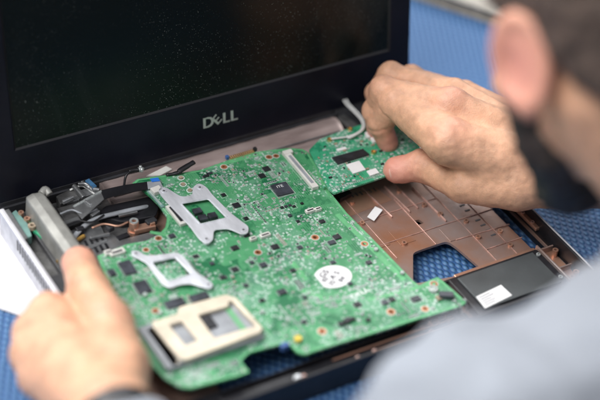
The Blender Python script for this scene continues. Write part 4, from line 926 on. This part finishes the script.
# head
lo = HO-[150, 230, 190]; hi = HO+[150, 140, 130]
pos, F = nets(fH, lo, hi, 2.6); ql = toL(pos)
Vs.append(pos); Fs.append(F+nb); nb += len(pos)
eb = np.clip((np.abs(ql[:, 0])-66)/10, 0, 1)*np.exp(-((ql[:, 1]+12)/26)**2-((ql[:, 2]+4)/34)**2); Bl.append(np.clip(eb*.75+.6*blush(ql, [((0, 88, -62), 16), ((0, 105, -32), 12)], 1), 0, 1))
pos, F = nets(lambda P: fT(P, -26.), (LE[0]-80, NB[1]-420, NB[2]-460), (RE[0]+80, -100, NB[2]+80), 8.)
Vs.append(pos); Fs.append(F+nb); nb += len(pos); Bl.append(np.zeros(len(pos)))
def mesh_np(name, V, F, mats, parent, attr=None):
    me = bpy.data.meshes.new(name); me.vertices.add(len(V)); me.vertices.foreach_set('co', (np.asarray(V)*K).ravel().astype(np.float32))
    me.loops.add(F.size); me.loops.foreach_set('vertex_index', F.ravel().astype(np.int32)); me.polygons.add(len(F))
    me.polygons.foreach_set('loop_start', np.arange(0, F.size, 4, dtype=np.int32)); me.polygons.foreach_set('loop_total', np.full(len(F), 4, np.int32))
    me.update(calc_edges=True); me.validate()
    if attr is not None:
        a = me.attributes.new('blush', 'FLOAT', 'POINT'); a.data.foreach_set('value', attr.astype(np.float32))
    o = bpy.data.objects.new(name, me); COL.objects.link(o); return finish(o, name, mats, parent, True)
# skin
m = mat('skin', (.71, .40, .255), .46, 0, var=.13, scale=75, bump=.55, bscale=1200, sss=.18, rvar=.07); nt = m.node_tree; L = nt.links; b = nt.nodes['Principled BSDF']
src = b.inputs['Base Color'].links[0].from_socket; at_n = N(nt, 'ShaderNodeAttribute'); at_n.attribute_name = 'blush'
mx = N(nt, 'ShaderNodeMix', data_type='RGBA'); L.new(at_n.outputs['Fac'], mx.inputs[0]); L.new(src, mx.inputs[6]); mx.inputs[7].default_value = (.74, .30, .25, 1); L.new(mx.outputs[2], b.inputs['Base Color'])
MT['skin'] = m
body = mesh_np('body', np.concatenate(Vs), np.concatenate(Fs), 'skin', per, np.concatenate(Bl))
sm_ = body.modifiers.new('smooth', 'SMOOTH'); sm_.factor = .5; sm_.iterations = 2
# nails
def nail(name, tip, nxt, nrm, w, l, off):
    ax_ = (tip-nxt)/np.linalg.norm(tip-nxt); nrm = np.array(nrm, float); nrm -= ax_*(nrm@ax_); nrm /= np.linalg.norm(nrm); sd = np.cross(nrm, ax_)
    mb = MB(); G = 10; vs = []
    for lay in (0, 1):
        for i in range(G+1):
            for j in range(G+1):
                u, v = 2*i/G-1, 2*j/G-1; uu = u*math.sqrt(1-v*v/2*.75); vv = v*math.sqrt(1-u*u/2*.75)
                p = tip+ax_*(off+vv*l/2)+sd*(math.sin(uu*1.0)*w/2/.84)+nrm*((math.cos(uu*1.0)-1)*w*.55+nail_r-.35*vv*vv*1.5+(-.8 if lay else 0)); vs.append(p)
    fs = [(i*(G+1)+j, (i+1)*(G+1)+j, (i+1)*(G+1)+j+1, i*(G+1)+j+1) for i in range(G) for j in range(G)]
    mb.add(vs, fs); return mb.build(name, 'nail', per, smooth=True)
MT['nail'] = mat('finger_nail', (.70, .41, .33), .42, 0, var=.04)
nail_r = 9.75; nail('thumb_nail', RT[0], RT[1], (-.62, -.66, .42), 11.5, 12.5, -2.2)
# shirt, wristband
fS = lambda P: -smin(-smin(fT(P, 0.), cone(P, NB, NB+(HO-NB)*.18, 74, 66), 30), cone(P, NB+(HO-NB)*.34, HO, 58, 60), 5)
pos, F = nets(fS, (LE[0]-90, NB[1]-420, NB[2]-460), (RE[0]+90, -100, NB[2]+90), 6.)
n = grad(fS, pos, 3.)
pos = pos+n*(nz(pos, .012, 3)*10+nz(pos, .035, 5)*3)[:, None]
MT['shirt'] = mat('pale_blue_cotton', (.29, .315, .36), .85, 0, var=.06, scale=12, bump=.3, bscale=1600)
sh = mesh_np('shirt', pos, F, 'shirt', per)
mb = MB(); dd = (LE-LW)/np.linalg.norm(LE-LW); w0 = LW+dd*1
mb.tube([w0, w0+dd*7, w0+dd*16, w0+dd*24], [25.5, 27.5, 27.5, 26.5], n=40); mb.build('wristband', 'black_plastic', per, smooth=True)
# hair and beard
def fhair(q):
    nzv = 0
    base = ell(q, (0, -12, 34), (80, 99, 81)); base = smin(base, ell(q, (0, -40, -20), (64, 56, 60)), 24)
    line = q[..., 2]-(14-.0*q[..., 1]+np.where(q[..., 1] > 0, (q[..., 1])*.55, q[..., 1]*.75)*1.0)   # lower at the nape, higher at the brow
    sb = ell(q, (-65, 20, -12), (9, 9, 30)); sb2 = ell(q, (65, 20, -12), (9, 9, 30))
    d = np.maximum(base, -line); return smin(smin(d, sb, 5), sb2, 5)
def fbeard(q):
    d = None
    for s in (-1, 1):
        a = cone(q, (s*64, 22, -26), (s*53, 28, -54), 12, 16); c = cone(q, (s*50, 24, -56), (s*17, 72, -90), 17, 18)
        e = smin(a, c, 8); d = e if d is None else np.minimum(d, e)
    d = smin(d, cone(q, (-15, 74, -90), (15, 74, -90), 18, 18), 10); d = smin(d, cone(q, (-24, 84, -50), (24, 84, -50), 7, 7), 8)
    return -smin(-d, ell(q, (0, 98, -63), (19, 14, 8)), 3)
for nm, f, m_ in (('hair', fhair, 'hair'), ('beard', fbeard, 'beard')):
    MT[m_] = mat(m_, (.10, .068, .052) if nm == 'hair' else (.035, .024, .02), .6, 0, var=.35, scale=140, bump=1., bscale=700, stretch=(1, 1, .35))
    q0, F = nets(f, (-110, -130, -135), (110, 120, 125), 2.6); n = grad(f, q0, 1.5)
    q0 = q0+n*(nz(q0, .12, 1)*2.2+nz(q0, .45, 7)*1.2)[:, None]
    mesh_np(nm, q0@HB+HO, F, m_, per)

# ------------------------------------------------------------------ light
w = bpy.data.worlds.new('World'); S.world = w; w.use_nodes = True; nt = w.node_tree; L = nt.links; bg = nt.nodes['Background']
tc = N(nt, 'ShaderNodeTexCoord'); sx = N(nt, 'ShaderNodeSeparateXYZ'); L.new(tc.outputs['Generated'], sx.inputs[0])
rp = N(nt, 'ShaderNodeValToRGB'); L.new(sx.outputs['Z'], rp.inputs[0]); e = rp.color_ramp.elements
e[0].position = .42; e[0].color = (.25, .25, .27, 1); e[1].position = .56; e[1].color = (1.0, 1.0, 1.05, 1); L.new(rp.outputs[0], bg.inputs[0]); bg.inputs[1].default_value = .43
def area(name, loc, tgt, sx_, sy_, power, col=(1, 1, 1)):
    l = bpy.data.lights.new(name, 'AREA'); l.shape = 'RECTANGLE'; l.size = sx_; l.size_y = sy_; l.energy = power; l.color = col
    o = bpy.data.objects.new(name, l); COL.objects.link(o); o.location = loc; o.rotation_euler = (Vector(tgt)-Vector(loc)).to_track_quat('-Z', 'Y').to_euler()
area('window_light', (-.55, 1.25, 1.75), (.15, -.1, 0), 1.3, 1.0, 52, (1, .985, .96))
area('added_glare_light', (1.05, 1.55, 1.35), (.1, -.15, 0), 1.4, .9, 20, (.97, .99, 1))  # added source at the back right, for the glare on the board
area('left_fill_light', (-1.0, -.35, 1.7), (.15, -.15, .05), 1.2, .7, 26, (1, .99, .97))  # added fill from the left, to brighten the ear and hands
S.view_settings.view_transform = 'Standard'; S.view_settings.look = 'None'; S.view_settings.exposure = .25; S.view_settings.gamma = 1
S.cycles.use_denoising = True; S.cycles.max_bounces = 6; S.cycles.sample_clamp_indirect = 4
